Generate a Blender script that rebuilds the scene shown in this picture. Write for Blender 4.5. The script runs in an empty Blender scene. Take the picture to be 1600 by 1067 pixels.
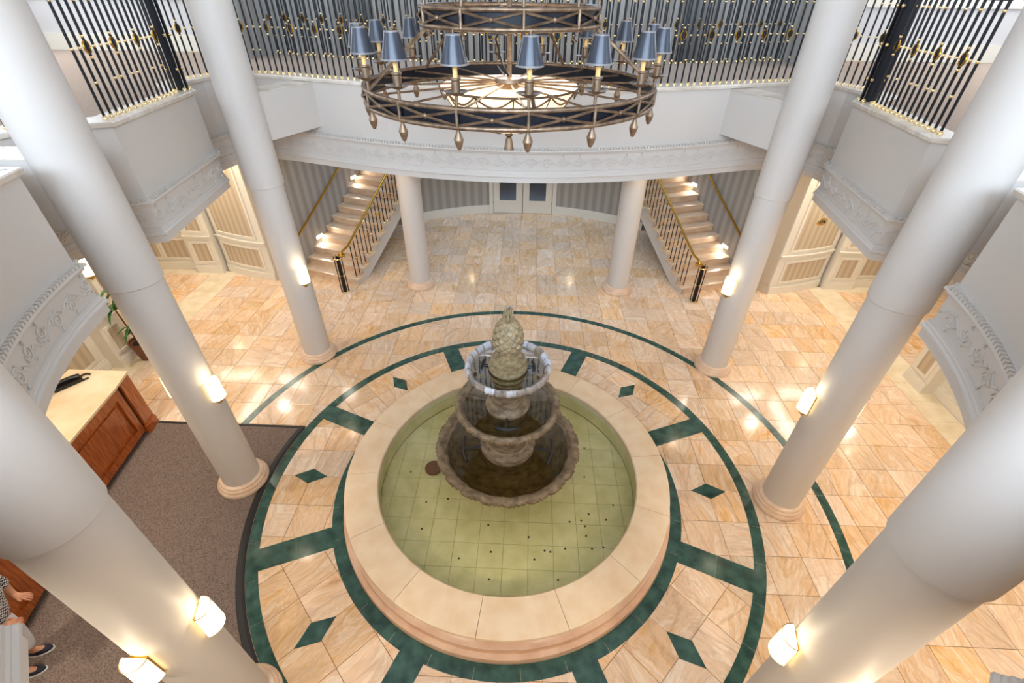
import bpy, math, random
import numpy as np
from mathutils import Vector, Matrix
from mathutils.geometry import tessellate_polygon

random.seed(7)
PI = math.pi
U = 5.8                                   # metres per survey unit
sc = bpy.context.scene
COL = sc.collection

# ------------------------------------------------------------------ camera
PITCH, ROLL, YAW, FPX = 0.6507, 0.0106, 0.0325, 724.29
CAM = Vector((0.0309 * U, -0.7176 * U, U))
def _axes():
    Fv = Vector((0, math.cos(PITCH), -math.sin(PITCH))); Uv = Vector((0, math.sin(PITCH), math.cos(PITCH))); Xv = Vector((1, 0, 0))
    X2 = math.cos(ROLL) * Xv + math.sin(ROLL) * Uv; U2 = -math.sin(ROLL) * Xv + math.cos(ROLL) * Uv
    M = Matrix.Rotation(YAW, 3, 'Z')
    return M @ X2, M @ U2, M @ Fv
CX, CU, CF = _axes()
cd = bpy.data.cameras.new('camera'); cam = bpy.data.objects.new('camera', cd); COL.objects.link(cam)
m = Matrix((CX, CU, -CF)).transposed().to_4x4(); m.translation = CAM
cam.matrix_world = m
cd.sensor_fit = 'HORIZONTAL'; cd.sensor_width = 36; cd.lens = 36 * FPX / 1600; cd.clip_start = 0.02; cd.clip_end = 100
sc.camera = cam
def pix(p):
    v = Vector(p) - CAM; w = v.dot(CF)
    if w < 0.05: return (-1e5, -1e5)
    return (800 + FPX * v.dot(CX) / w, 533.5 - FPX * v.dot(CU) / w)

# ------------------------------------------------------------------ world, daylight, added fills, exposure
w = bpy.data.worlds.new('world'); sc.world = w; w.use_nodes = True
w.node_tree.nodes['Background'].inputs[0].default_value = (0.7, 0.82, 1.0, 1)
w.node_tree.nodes['Background'].inputs[1].default_value = 0.6
def area(name, loc, target, sx, sy, energy, color, spread=PI):
    l = bpy.data.lights.new(name, 'AREA'); l.shape = 'RECTANGLE'; l.size = sx; l.size_y = sy; l.energy = energy; l.color = color; l.spread = spread
    o = bpy.data.objects.new(name, l); COL.objects.link(o); o.location = loc
    o.rotation_euler = (Vector(target) - Vector(loc)).to_track_quat('-Z', 'Y').to_euler()
    return o
DAY = (0.53, 0.73, 1.0)
area('skylight_daylight', (0, 0.5, 9.40), (0, 0.5, 0), 7.5, 7.5, 60, DAY)  # added overhead fill; the ceiling above it is closed
area('window_daylight_left', (-10.3, 6.2, 7.4), (0, 3, 5.0), 4.0, 2.4, 60, DAY)
area('window_daylight_right', (10.3, 6.2, 7.4), (0, 3, 5.0), 4.0, 2.4, 60, DAY)
area('gallery_light_left', (-8.3, 3.6, 9.35), (-8.3, 3.6, 0), 3.0, 6.0, 150, (1.0, 0.95, 0.88))  # added fill to brighten the gallery carpet, no fixture known there
area('gallery_light_right', (8.3, 3.6, 9.35), (8.3, 3.6, 0), 3.0, 6.0, 150, (1.0, 0.95, 0.88))  # matching added fill over the right gallery
area('window_daylight_back', (0, 9.6, 8.0), (0, 4, 2.5), 8.0, 2.6, 430, DAY)  # added fill for the stairwell and back wall, no window behind it
area('window_daylight_front_left', (-10.2, -5.5, 7.3), (0, 2, 4.0), 5.0, 2.6, 150, DAY)
area('window_daylight_front_right', (10.2, -5.5, 7.3), (0, 2, 4.0), 5.0, 2.6, 150, DAY)
area('window_daylight_front', (0, -8.6, 7.6), (0, 3, 3.5), 9.0, 2.6, 1350, DAY)
sc.view_settings.view_transform = 'Standard'; sc.view_settings.look = 'None'; sc.view_settings.gamma = 1.0
sc.view_settings.use_curve_mapping = False
sc.view_settings.exposure = 0.12
sc.cycles.use_denoising = True
sc.cycles.max_bounces = 6; sc.cycles.diffuse_bounces = 3; sc.cycles.glossy_bounces = 3; sc.cycles.transparent_max_bounces = 10; sc.cycles.adaptive_threshold = 0.03
sc.cycles.caustics_reflective = False; sc.cycles.caustics_refractive = False
sc.cycles.sample_clamp_indirect = 6.0

# ------------------------------------------------------------------ materials
def srgb(r, g, b):
    f = lambda c: (c / 255 / 12.92) if c / 255 <= 0.04045 else ((c / 255 + 0.055) / 1.055) ** 2.4
    return (f(r), f(g), f(b), 1)
MATS = {}
def mat(name, col, rough=0.6, metal=0.0, spec=0.5, emis=None, emstr=0.0, noise=None, bump=None, coat=0.0):
    m = bpy.data.materials.new(name); m.use_nodes = True
    nt = m.node_tree; b = nt.nodes['Principled BSDF']
    b.inputs['Base Color'].default_value = col; b.inputs['Roughness'].default_value = rough; b.inputs['Metallic'].default_value = metal
    b.inputs['Specular IOR Level'].default_value = spec; b.inputs['Coat Weight'].default_value = coat
    if emis:
        b.inputs['Emission Color'].default_value = emis; b.inputs['Emission Strength'].default_value = emstr
    if noise:                      # (scale, second colour, detail, stretch)
        tc = nt.nodes.new('ShaderNodeTexCoord'); mp = nt.nodes.new('ShaderNodeMapping'); mp.inputs['Scale'].default_value = noise[3]
        nz = nt.nodes.new('ShaderNodeTexNoise'); nz.inputs['Scale'].default_value = noise[0]; nz.inputs['Detail'].default_value = noise[2]
        rp = nt.nodes.new('ShaderNodeValToRGB'); rp.color_ramp.elements[0].position = 0.35; rp.color_ramp.elements[1].position = 0.68
        rp.color_ramp.elements[0].color = col; rp.color_ramp.elements[1].color = noise[1]
        nt.links.new(tc.outputs['Object'], mp.inputs[0]); nt.links.new(mp.outputs[0], nz.inputs['Vector']); nt.links.new(nz.outputs['Fac'], rp.inputs[0]); nt.links.new(rp.outputs[0], b.inputs['Base Color'])
    if bump:                       # (scale, strength)
        tc = nt.nodes.new('ShaderNodeTexCoord'); nz = nt.nodes.new('ShaderNodeTexNoise'); nz.inputs['Scale'].default_value = bump[0]; nz.inputs['Detail'].default_value = 6
        bp = nt.nodes.new('ShaderNodeBump'); bp.inputs['Strength'].default_value = bump[1]; bp.inputs['Distance'].default_value = 0.01
        nt.links.new(tc.outputs['Object'], nz.inputs['Vector']); nt.links.new(nz.outputs['Fac'], bp.inputs['Height']); nt.links.new(bp.outputs[0], b.inputs['Normal'])
    MATS[name] = m
    return m
ONE = (1, 1, 1)
PAINT = mat('warm_white_paint', srgb(208, 199, 188), 0.55, bump=(60, 0.04))
TRIM = mat('cream_trim_paint', srgb(228, 221, 206), 0.45)
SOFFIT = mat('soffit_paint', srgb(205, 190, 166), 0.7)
MARBLE = mat('cream_marble_ledge', srgb(232, 222, 208), 0.25, noise=(3, srgb(205, 190, 172), 8, (1, 2, 1)))
CREAMTILE = mat('cream_stone_tile', srgb(240, 226, 198), 0.22, noise=(4, srgb(226, 206, 172), 8, ONE))
STONEBASE = mat('peach_stone', srgb(236, 208, 180), 0.4, noise=(6, srgb(222, 188, 158), 8, ONE))
COPING = mat('cream_limestone_coping', srgb(238, 214, 182), 0.38, noise=(5, srgb(229, 198, 160), 10, ONE), bump=(80, 0.05))
BASIN = mat('peach_marble_basin', srgb(228, 192, 162), 0.3, noise=(3.5, srgb(206, 162, 130), 10, (1, 1, 3)))
GREEN = mat('green_marble', srgb(62, 98, 88), 0.18, noise=(7, srgb(34, 62, 56), 10, ONE))
GROUT = mat('grout', srgb(170, 132, 98), 0.8)
BLACKIRON = mat('black_iron', srgb(16, 18, 24), 0.35, 0.2)
GOLD = mat('polished_gold', srgb(240, 210, 150), 0.22, 1.0)
BRASS = mat('brass', srgb(190, 145, 55), 0.28, 1.0)
BRONZE = mat('aged_bronze', srgb(140, 116, 92), 0.42, 0.7, noise=(18, srgb(96, 76, 58), 6, ONE))
NAVY = mat('navy_enamel', srgb(8, 11, 20), 0.35, spec=0.25)
SHADE = mat('slate_blue_shade', srgb(42, 46, 54), 0.32)
SHADETRIM = mat('shade_trim', srgb(112, 106, 102), 0.5)
CANDLE = mat('candle_sleeve', srgb(222, 178, 108), 0.5)
CARPET = mat('taupe_carpet', srgb(142, 124, 114), 0.95, spec=0.1, noise=(70, srgb(96, 82, 74), 6, ONE), bump=(240, 0.5))
UPCARPET = mat('beige_carpet', srgb(190, 172, 156), 0.95, spec=0.1, noise=(60, srgb(160, 142, 128), 4, (1, 4, 1)), bump=(200, 0.4))
RUBBER = mat('black_rubber', srgb(24, 22, 22), 0.6)
WOOD = mat('cherry_wood', srgb(190, 102, 40), 0.32, noise=(6, srgb(142, 66, 22), 6, (6, 6, 0.7)), coat=0.3)
DARKWOOD = mat('dark_wood_groove', srgb(58, 24, 16), 0.4)
COUNTER = mat('cream_countertop', srgb(240, 222, 190), 0.25, noise=(2.5, srgb(228, 200, 160), 8, ONE))
PLASTIC = mat('black_plastic', srgb(20, 20, 22), 0.35)
STEP = mat('step_marble', srgb(226, 200, 170), 0.3, noise=(3, srgb(205, 172, 140), 10, (1, 3, 3)))
STONE = mat('fountain_stone', srgb(150, 128, 100), 0.55, noise=(9, srgb(92, 76, 56), 10, (1, 1, 2.5)), bump=(26, 0.25))
PINE = mat('pineapple_stone', srgb(160, 140, 104), 0.5, noise=(20, srgb(118, 100, 70), 8, ONE), bump=(50, 0.12))
POOLTILE = mat('pool_tile', srgb(222, 214, 176), 0.5, noise=(5, srgb(202, 196, 150), 8, ONE))
POOLGROUT = mat('pool_grout', srgb(168, 160, 120), 0.9)
HOSE = mat('black_hose', srgb(14, 14, 14), 0.4)
TERRA = mat('brown_clay', srgb(126, 82, 62), 0.7, noise=(60, srgb(96, 60, 46), 4, ONE))
COPPER = mat('dark_copper', srgb(62, 46, 38), 0.4, 0.6)
LEAF = mat('green_leaf', srgb(62, 112, 42), 0.45, noise=(8, srgb(34, 74, 26), 4, ONE))
SOIL = mat('dark_soil', srgb(52, 36, 28), 0.95)
POT = mat('brown_pot', srgb(112, 66, 38), 0.45)
SKIN = mat('skin', srgb(206, 146, 112), 0.55)
WHITECLOTH = mat('white_cloth', srgb(226, 226, 232), 0.85, bump=(30, 0.15))
SHOE = mat('navy_shoe', srgb(22, 28, 48), 0.6)
SOLE = mat('white_sole', srgb(228, 226, 220), 0.6)
HAIR = mat('dark_hair', srgb(52, 36, 28), 0.6)
SHADEGLASS = mat('sconce_glass', srgb(255, 240, 210), 0.5, emis=srgb(255, 226, 160), emstr=2.6)
BOWLLIT = mat('lit_fabric_bowl', srgb(244, 226, 200), 0.7, emis=srgb(255, 222, 178), emstr=0.9)
LEDLIT = mat('step_light_lens', srgb(255, 250, 240), 0.4, emis=srgb(255, 240, 214), emstr=30.0)
DOWNLIT = mat('downlight_lens', srgb(255, 240, 215), 0.4, emis=srgb(255, 226, 176), emstr=10.0)
CHROME = mat('chrome', srgb(190, 190, 195), 0.25, 1.0)
GLASSDARK = mat('dark_door_glass', srgb(46, 48, 56), 0.08)
UPWALL = mat('grey_upper_wall', srgb(206, 203, 200), 0.7)
PANE = mat('window_daylight_glass', srgb(220, 230, 240), 0.3, emis=(0.8, 0.88, 1, 1), emstr=6.0)

def N(nt, t): return nt.nodes.new(t)
def floor_tile_material():
    m = bpy.data.materials.new('veined_peach_marble'); m.use_nodes = True; nt = m.node_tree; L = nt.links.new
    b = nt.nodes['Principled BSDF']
    at = N(nt, 'ShaderNodeAttribute'); at.attribute_name = 'tile'
    sep = N(nt, 'ShaderNodeSeparateColor'); L(at.outputs['Color'], sep.inputs[0])
    geo = N(nt, 'ShaderNodeNewGeometry')
    # each slab: its own offset and its own rotation of the veins
    off = N(nt, 'ShaderNodeCombineXYZ'); mul = N(nt, 'ShaderNodeMath'); mul.operation = 'MULTIPLY'; mul.inputs[1].default_value = 37
    L(sep.outputs['Red'], mul.inputs[0]); L(mul.outputs[0], off.inputs[0]); L(mul.outputs[0], off.inputs[2])
    add = N(nt, 'ShaderNodeVectorMath'); add.operation = 'ADD'; L(geo.outputs['Position'], add.inputs[0]); L(off.outputs[0], add.inputs[1])
    rot = N(nt, 'ShaderNodeVectorRotate'); rot.rotation_type = 'Z_AXIS'; L(add.outputs[0], rot.inputs['Vector'])
    ang = N(nt, 'ShaderNodeMath'); ang.operation = 'MULTIPLY'; ang.inputs[1].default_value = PI; L(sep.outputs['Green'], ang.inputs[0]); L(ang.outputs[0], rot.inputs['Angle'])
    mp = N(nt, 'ShaderNodeMapping'); mp.inputs['Scale'].default_value = (1.5, 0.55, 1); L(rot.outputs[0], mp.inputs[0])
    n1 = N(nt, 'ShaderNodeTexNoise'); n1.inputs['Scale'].default_value = 1.5; n1.inputs['Detail'].default_value = 7; n1.inputs['Roughness'].default_value = 0.62; n1.inputs['Distortion'].default_value = 2.4
    L(mp.outputs[0], n1.inputs['Vector'])
    r1 = N(nt, 'ShaderNodeValToRGB'); e = r1.color_ramp.elements
    e[0].position = 0.25; e[0].color = srgb(212, 162, 112); e[1].position = 0.75; e[1].color = srgb(246, 226, 206)
    for p, c in ((0.38, srgb(236, 194, 148)), (0.46, srgb(242, 210, 176)), (0.52, srgb(232, 194, 156)), (0.58, srgb(246, 222, 194)), (0.65, srgb(238, 206, 176))):
        k = e.new(p); k.color = c
    L(n1.outputs['Fac'], r1.inputs[0])
    # thin brown veins
    wv = N(nt, 'ShaderNodeTexWave'); wv.inputs['Scale'].default_value = 0.6; wv.inputs['Distortion'].default_value = 14; wv.inputs['Detail'].default_value = 4; wv.inputs['Detail Scale'].default_value = 1.6
    L(mp.outputs[0], wv.inputs['Vector'])
    r2 = N(nt, 'ShaderNodeValToRGB'); r2.color_ramp.elements[0].position = 0.0; r2.color_ramp.elements[0].color = (1, 1, 1, 1); r2.color_ramp.elements[1].position = 0.09; r2.color_ramp.elements[1].color = (0, 0, 0, 1)
    L(wv.outputs['Fac'], r2.inputs[0])
    vm = N(nt, 'ShaderNodeMath'); vm.operation = 'MULTIPLY'; vm.inputs[1].default_value = 0.25; L(r2.outputs[0], vm.inputs[0])
    mx = N(nt, 'ShaderNodeMix'); mx.data_type = 'RGBA'; L(vm.outputs[0], mx.inputs['Factor']); L(r1.outputs[0], mx.inputs[6]); mx.inputs[7].default_value = srgb(178, 128, 88)
    mp2 = N(nt, 'ShaderNodeMapping'); mp2.inputs['Scale'].default_value = (16, 2.2, 1); L(rot.outputs[0], mp2.inputs[0])
    n2 = N(nt, 'ShaderNodeTexNoise'); n2.inputs['Scale'].default_value = 1.6; n2.inputs['Detail'].default_value = 6; n2.inputs['Distortion'].default_value = 0.8; L(mp2.outputs[0], n2.inputs['Vector'])
    r4 = N(nt, 'ShaderNodeValToRGB'); r4.color_ramp.elements[0].position = 0.36; r4.color_ramp.elements[0].color = (0.80, 0.76, 0.70, 1); r4.color_ramp.elements[1].position = 0.62; r4.color_ramp.elements[1].color = (1.03, 1.03, 1.03, 1); L(n2.outputs['Fac'], r4.inputs[0])
    mx3 = N(nt, 'ShaderNodeMix'); mx3.data_type = 'RGBA'; mx3.blend_type = 'MULTIPLY'; mx3.inputs['Factor'].default_value = 0.42; L(mx.outputs[2], mx3.inputs[6]); L(r4.outputs[0], mx3.inputs[7]); mx = mx3
    # slab to slab tone
    hs = N(nt, 'ShaderNodeHueSaturation'); L(mx.outputs[2], hs.inputs['Color'])
    mr = N(nt, 'ShaderNodeMapRange'); mr.inputs[3].default_value = 0.86; mr.inputs[4].default_value = 1.06; L(sep.outputs['Blue'], mr.inputs[0]); L(mr.outputs[0], hs.inputs['Value'])
    mr2 = N(nt, 'ShaderNodeMapRange'); mr2.inputs[3].default_value = 1.15; mr2.inputs[4].default_value = 0.80; L(sep.outputs['Red'], mr2.inputs[0]); L(mr2.outputs[0], hs.inputs['Saturation'])
    # dark fossil specks
    vo = N(nt, 'ShaderNodeTexNoise'); vo.inputs['Scale'].default_value = 3.4; vo.inputs['Detail'].default_value = 5; vo.inputs['Roughness'].default_value = 0.8; L(geo.outputs['Position'], vo.inputs['Vector'])
    r3 = N(nt, 'ShaderNodeValToRGB'); r3.color_ramp.elements[0].position = 0.735; r3.color_ramp.elements[0].color = (0, 0, 0, 1); r3.color_ramp.elements[1].position = 0.76; r3.color_ramp.elements[1].color = (1, 1, 1, 1); L(vo.outputs['Fac'], r3.inputs[0])
    mx2 = N(nt, 'ShaderNodeMix'); mx2.data_type = 'RGBA'; L(r3.outputs[0], mx2.inputs['Factor']); L(hs.outputs[0], mx2.inputs[6]); mx2.inputs[7].default_value = srgb(84, 62, 54)
    L(mx2.outputs[2], b.inputs['Base Color'])
    b.inputs['Roughness'].default_value = 0.13; b.inputs['Specular IOR Level'].default_value = 0.55
    return m
TILE = floor_tile_material()
def stripe_material(name, c1, c2, width):
    m = bpy.data.materials.new(name); m.use_nodes = True; nt = m.node_tree; L = nt.links.new; b = nt.nodes['Principled BSDF']
    at = N(nt, 'ShaderNodeAttribute'); at.attribute_name = 'along'
    mu = N(nt, 'ShaderNodeMath'); mu.operation = 'MULTIPLY'; mu.inputs[1].default_value = 2 * PI / width; L(at.outputs['Fac'], mu.inputs[0])
    si = N(nt, 'ShaderNodeMath'); si.operation = 'SINE'; L(mu.outputs[0], si.inputs[0])
    mr = N(nt, 'ShaderNodeMapRange'); mr.inputs[1].default_value = -0.5; mr.inputs[2].default_value = 0.5; L(si.outputs[0], mr.inputs[0])
    mx = N(nt, 'ShaderNodeMix'); mx.data_type = 'RGBA'; L(mr.outputs[0], mx.inputs['Factor']); mx.inputs[6].default_value = c1; mx.inputs[7].default_value = c2
    L(mx.outputs[2], b.inputs['Base Color']); b.inputs['Roughness'].default_value = 0.6
    return m
PAPER = stripe_material('striped_wallpaper', srgb(198, 182, 156), srgb(182, 164, 138), 0.16)
PAPERDIM = stripe_material('grey_striped_wallpaper', srgb(170, 164, 155), srgb(152, 145, 135), 0.26)  # the beige wallpaper greyed and darkened, its dim light put into the colour
def water_material(name, tint, ripple=0.06):
    m = bpy.data.materials.new(name); m.use_nodes = True; nt = m.node_tree; L = nt.links.new
    for n in list(nt.nodes): nt.nodes.remove(n)
    out = N(nt, 'ShaderNodeOutputMaterial'); tr = N(nt, 'ShaderNodeBsdfTransparent'); tr.inputs[0].default_value = tint
    gl = N(nt, 'ShaderNodeBsdfGlossy'); gl.inputs['Roughness'].default_value = 0.03
    fr = N(nt, 'ShaderNodeFresnel'); fr.inputs[0].default_value = 1.33
    nz = N(nt, 'ShaderNodeTexNoise'); nz.inputs['Scale'].default_value = 6; tc = N(nt, 'ShaderNodeTexCoord'); L(tc.outputs['Object'], nz.inputs['Vector'])
    bp = N(nt, 'ShaderNodeBump'); bp.inputs['Strength'].default_value = ripple; bp.inputs['Distance'].default_value = 0.05; L(nz.outputs['Fac'], bp.inputs['Height'])
    L(bp.outputs[0], gl.inputs['Normal']); L(bp.outputs[0], fr.inputs['Normal'])
    mx = N(nt, 'ShaderNodeMixShader'); L(fr.outputs[0], mx.inputs[0]); L(tr.outputs[0], mx.inputs[1]); L(gl.outputs[0], mx.inputs[2]); L(mx.outputs[0], out.inputs[0])
    return m
WATER = water_material('pool_water', (0.93, 0.93, 0.80, 1))
BOWLWATER = water_material('bowl_water', (0.60, 0.56, 0.38, 1), 0.012)
def deposit_material():
    m = STONE.copy(); m.name = 'stone_with_mineral_deposit'; nt = m.node_tree; L = nt.links.new; b = nt.nodes['Principled BSDF']
    src = b.inputs['Base Color'].links[0].from_socket
    at = N(nt, 'ShaderNodeAttribute'); at.attribute_name = 'deposit'
    mx = N(nt, 'ShaderNodeMix'); mx.data_type = 'RGBA'; L(at.outputs['Fac'], mx.inputs['Factor']); L(src, mx.inputs[6]); mx.inputs[7].default_value = srgb(206, 206, 212)
    L(mx.outputs[2], b.inputs['Base Color'])
    return m
DEPOSIT = deposit_material()
def check_material():
    m = bpy.data.materials.new('black_white_check'); m.use_nodes = True; nt = m.node_tree
    tc = N(nt, 'ShaderNodeTexCoord'); ch = N(nt, 'ShaderNodeTexChecker'); ch.inputs['Scale'].default_value = 55; ch.inputs[1].default_value = srgb(228, 228, 230); ch.inputs[2].default_value = srgb(30, 32, 40)
    nt.links.new(tc.outputs['Object'], ch.inputs[0]); nt.links.new(ch.outputs[0], nt.nodes['Principled BSDF'].inputs['Base Color']); nt.nodes['Principled BSDF'].inputs['Roughness'].default_value = 0.9
    return m
CHECK = check_material()

# ------------------------------------------------------------------ mesh helpers
class MB:
    def __init__(s): s.v = []; s.f = []
    def add(s, vs, fs):
        o = len(s.v); s.v += [tuple(p) for p in vs]; s.f += [tuple(i + o for i in f) for f in fs]; return s
    def box(s, c, size, rz=0.0):
        cx, cy, cz = c; hx, hy, hz = size[0] / 2, size[1] / 2, size[2] / 2; ca, sa = math.cos(rz), math.sin(rz)
        vs = [(cx + x * ca - y * sa, cy + x * sa + y * ca, cz + z) for z in (-hz, hz) for x, y in ((-hx, -hy), (hx, -hy), (hx, hy), (-hx, hy))]
        return s.add(vs, [(3, 2, 1, 0), (4, 5, 6, 7), (0, 1, 5, 4), (1, 2, 6, 5), (2, 3, 7, 6), (3, 0, 4, 7)])
    def lathe(s, prof, n=32, c=(0, 0, 0), cap0=False, cap1=False, a0=0.0, a1=2 * PI, rf=None):
        full = abs(a1 - a0 - 2 * PI) < 1e-6; k = n if full else n + 1; vs = []
        for r, z in prof:
            for i in range(k):
                a = a0 + (a1 - a0) * i / n; rr = r if rf is None else rf(r, z, a)
                vs.append((c[0] + rr * math.cos(a), c[1] + rr * math.sin(a), c[2] + z))
        fs = []
        for j in range(len(prof) - 1):
            for i in range(n):
                i2 = (i + 1) % k
                fs.append((j * k + i, j * k + i2, (j + 1) * k + i2, (j + 1) * k + i))
        if cap0: fs.append(tuple(range(k))[::-1])
        if cap1: fs.append(tuple((len(prof) - 1) * k + i for i in range(k)))
        return s.add(vs, fs)
    def tube(s, pts, r, n=8, closed=False, caps=True):
        P = [Vector(p) for p in pts]; m = len(P); rad = r if isinstance(r, (list, tuple)) else [r] * m
        t0 = (P[1] - P[0]).normalized(); up = Vector((0, 0, 1)) if abs(t0.z) < 0.9 else Vector((1, 0, 0)); nrm = (up - t0 * up.dot(t0)).normalized(); vs = []
        for i in range(m):
            if closed: t = (P[(i + 1) % m] - P[i - 1]).normalized()
            else: t = (P[min(i + 1, m - 1)] - P[max(i - 1, 0)]).normalized()
            nrm = (nrm - t * nrm.dot(t)); nrm = nrm.normalized() if nrm.length > 1e-6 else Vector((1, 0, 0)); bn = t.cross(nrm)
            for k in range(n):
                a = 2 * PI * k / n; vs.append(P[i] + (nrm * math.cos(a) + bn * math.sin(a)) * rad[i])
        fs = []
        for i in range(m if closed else m - 1):
            j = (i + 1) % m
            for k in range(n): fs.append((i * n + k, i * n + (k + 1) % n, j * n + (k + 1) % n, j * n + k))
        if caps and not closed: fs.append(tuple(range(n))[::-1]); fs.append(tuple((m - 1) * n + k for k in range(n)))
        return s.add(vs, fs)
    def prism(s, poly, z0, z1, bottom=True):
        n = len(poly); vs = [(x, y, z0) for x, y in poly] + [(x, y, z1) for x, y in poly]
        fs = [(i, (i + 1) % n, n + (i + 1) % n, n + i) for i in range(n)] + [tuple(range(n, 2 * n))]
        if bottom: fs.append(tuple(range(n))[::-1])
        return s.add(vs, fs)
    def ball(s, c, r, n=12, m=8, sc_=(1, 1, 1)):
        vs = [(c[0], c[1], c[2] - r * sc_[2])]; fs = []
        for j in range(1, m):
            t = -PI / 2 + PI * j / m
            for i in range(n):
                a = 2 * PI * i / n; vs.append((c[0] + r * sc_[0] * math.cos(t) * math.cos(a), c[1] + r * sc_[1] * math.cos(t) * math.sin(a), c[2] + r * sc_[2] * math.sin(t)))
        vs.append((c[0], c[1], c[2] + r * sc_[2])); top = len(vs) - 1
        for i in range(n):
            fs.append((0, 1 + (i + 1) % n, 1 + i)); fs.append((top, 1 + (m - 2) * n + i, 1 + (m - 2) * n + (i + 1) % n))
            for j in range(m - 2): fs.append((1 + j * n + i, 1 + j * n + (i + 1) % n, 1 + (j + 1) * n + (i + 1) % n, 1 + (j + 1) * n + i))
        return s.add(vs, fs)
    def mesh(s, name, material, smooth=None):
        me = bpy.data.meshes.new(name); me.from_pydata(s.v, [], s.f); me.materials.append(material)
        if smooth is not None:
            me.polygons.foreach_set('use_smooth', [True] * len(me.polygons)); me.set_sharp_from_angle(angle=smooth)
        me.update(); return me
    def build(s, name, material, parent=None, smooth=None, loc=None):
        o = bpy.data.objects.new(name, s.mesh(name, material, smooth)); COL.objects.link(o)
        if parent: o.parent = parent
        if loc: o.location = loc
        return o
def put(name, me, parent=None, loc=(0, 0, 0), rz=0.0):
    o = bpy.data.objects.new(name, me); COL.objects.link(o); o.location = loc; o.rotation_euler = (0, 0, rz)
    if parent: o.parent = parent
    return o
def tag(o, label, cat, group=None):
    o['label'] = label; o['category'] = cat
    if group: o['group'] = group
    return o
def thing(name, label, cat, loc=(0, 0, 0), rz=0.0, group=None):
    o = bpy.data.objects.new(name, None); COL.objects.link(o); o.location = loc; o.rotation_euler = (0, 0, rz); o.empty_display_size = 0.1
    return tag(o, label, cat, group)
def struct(o, label=None):
    o['kind'] = 'structure'
    if label: o['label'] = label
    return o
def copy_tree(o, parent=None):
    c = o.copy(); COL.objects.link(c); c.parent = parent
    for ch in list(o.children): copy_tree(ch, c)
    return c

# ------------------------------------------------------------------ plan of the balcony edge (left half, survey units, far centre -> front centre)
ZT, ZB = 0.807 * U, 3.36                  # gallery floor level, soffit level
def arc(r, a0, a1, n): return [(r * math.cos(math.radians(a0 + (a1 - a0) * i / n)), r * math.sin(math.radians(a0 + (a1 - a0) * i / n))) for i in range(n + 1)]
FAR = [(0, .552), (-.07, .554), (-.14, .560), (-.21, .570), (-.28, .583), (-.35, .600), (-.42, .621), (-.49, .645), (-.56, .670), (-.63, .695), (-.69, .714), (-.74, .722), (-.785, .713), (-.82, .686), (-.84, .645), (-.848, .60), (-.842, .545)]
AB = [(-.757, .464), (-.742, .355), (-.728, .25), (-.713, .142)]
NB = [(-.785, .112), (-.822, .075), (-.838, .03), (-.84, -.02), (-.835, -.07), (-.815, -.108), (-.785, -.128)]
BC = arc(.656, 190.7, 217.5, 12)
NC = [(-.66, -.508), (-.665, -.55), (-.645, -.60), (-.60, -.635), (-.55, -.645), (-.50, -.64)]
FR = [(-.363, -.588), (-.31, -.645), (-.25, -.705), (-.17, -.75), (-.09, -.772), (0, -.78)]
FRR = [(-.390, -.590), (-.335, -.648), (-.26, -.71), (-.17, -.75), (-.09, -.772), (0, -.78)]   # the right-hand end of the near balcony stands a little further out
HALF = FAR + AB + NB + BC + NC + FR
def sc2(P): return [(x * U, y * U) for x, y in P]
LEFT = sc2(HALF)
RIGHT = sc2(FAR + AB + NB + BC + NC + FRR)
FULL = [(-x, y) for x, y in RIGHT[::-1]][:-1] + LEFT      # right front -> far centre -> left front (counter-clockwise seen from above)
FULL = FULL[1:] if FULL[0] == FULL[-1] else FULL
def seg_normals(P):
    # unit normals pointing to the void (towards the centre): left of the travel direction
    out = []
    for a, b in zip(P[:-1], P[1:]):
        dx, dy = b[0] - a[0], b[1] - a[1]; l = math.hypot(dx, dy) or 1; out.append((-dy / l, dx / l))
    return out
def offset(P, d):
    ns = seg_normals(P); out = []
    for i, p in enumerate(P):
        a = ns[max(i - 1, 0)]; b = ns[min(i, len(ns) - 1)]; mx, my = a[0] + b[0], a[1] + b[1]; l2 = mx * mx + my * my
        k = min(2 / max(l2, 1e-6), 1.6); out.append((p[0] + mx * k * d, p[1] + my * k * d))
    return out
def sweep(path, prof, name, material, parent=None, smooth=None, closed_prof=False):
    rings = [offset(path, d) for d, z in prof]; n = len(path); k = len(prof); mb = MB(); vs = []
    for j in range(k): vs += [(rings[j][i][0], rings[j][i][1], prof[j][1]) for i in range(n)]
    fs = []
    for j in range(k if closed_prof else k - 1):
        j2 = (j + 1) % k
        for i in range(n - 1): fs.append((j * n + i, j2 * n + i, j2 * n + i + 1, j * n + i + 1))
    if closed_prof: fs.append(tuple(j * n for j in range(k))); fs.append(tuple(j * n + n - 1 for j in range(k))[::-1])
    mb.add(vs, fs); return mb.build(name, material, parent, smooth)
class Arc:                                # arc length along a polyline
    def __init__(s, P):
        s.P = P; s.L = [0.0]
        for a, b in zip(P[:-1], P[1:]): s.L.append(s.L[-1] + math.hypot(b[0] - a[0], b[1] - a[1]))
        s.len = s.L[-1]
    def at(s, t):
        t = min(max(t, 0), s.len); i = 0
        while i < len(s.L) - 2 and s.L[i + 1] < t: i += 1
        d = (s.L[i + 1] - s.L[i]) or 1; f = (t - s.L[i]) / d; a, b = s.P[i], s.P[i + 1]; l = math.hypot(b[0] - a[0], b[1] - a[1]) or 1
        tx, ty = (b[0] - a[0]) / l, (b[1] - a[1]) / l
        return a[0] + (b[0] - a[0]) * f, a[1] + (b[1] - a[1]) * f, tx, ty
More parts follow.
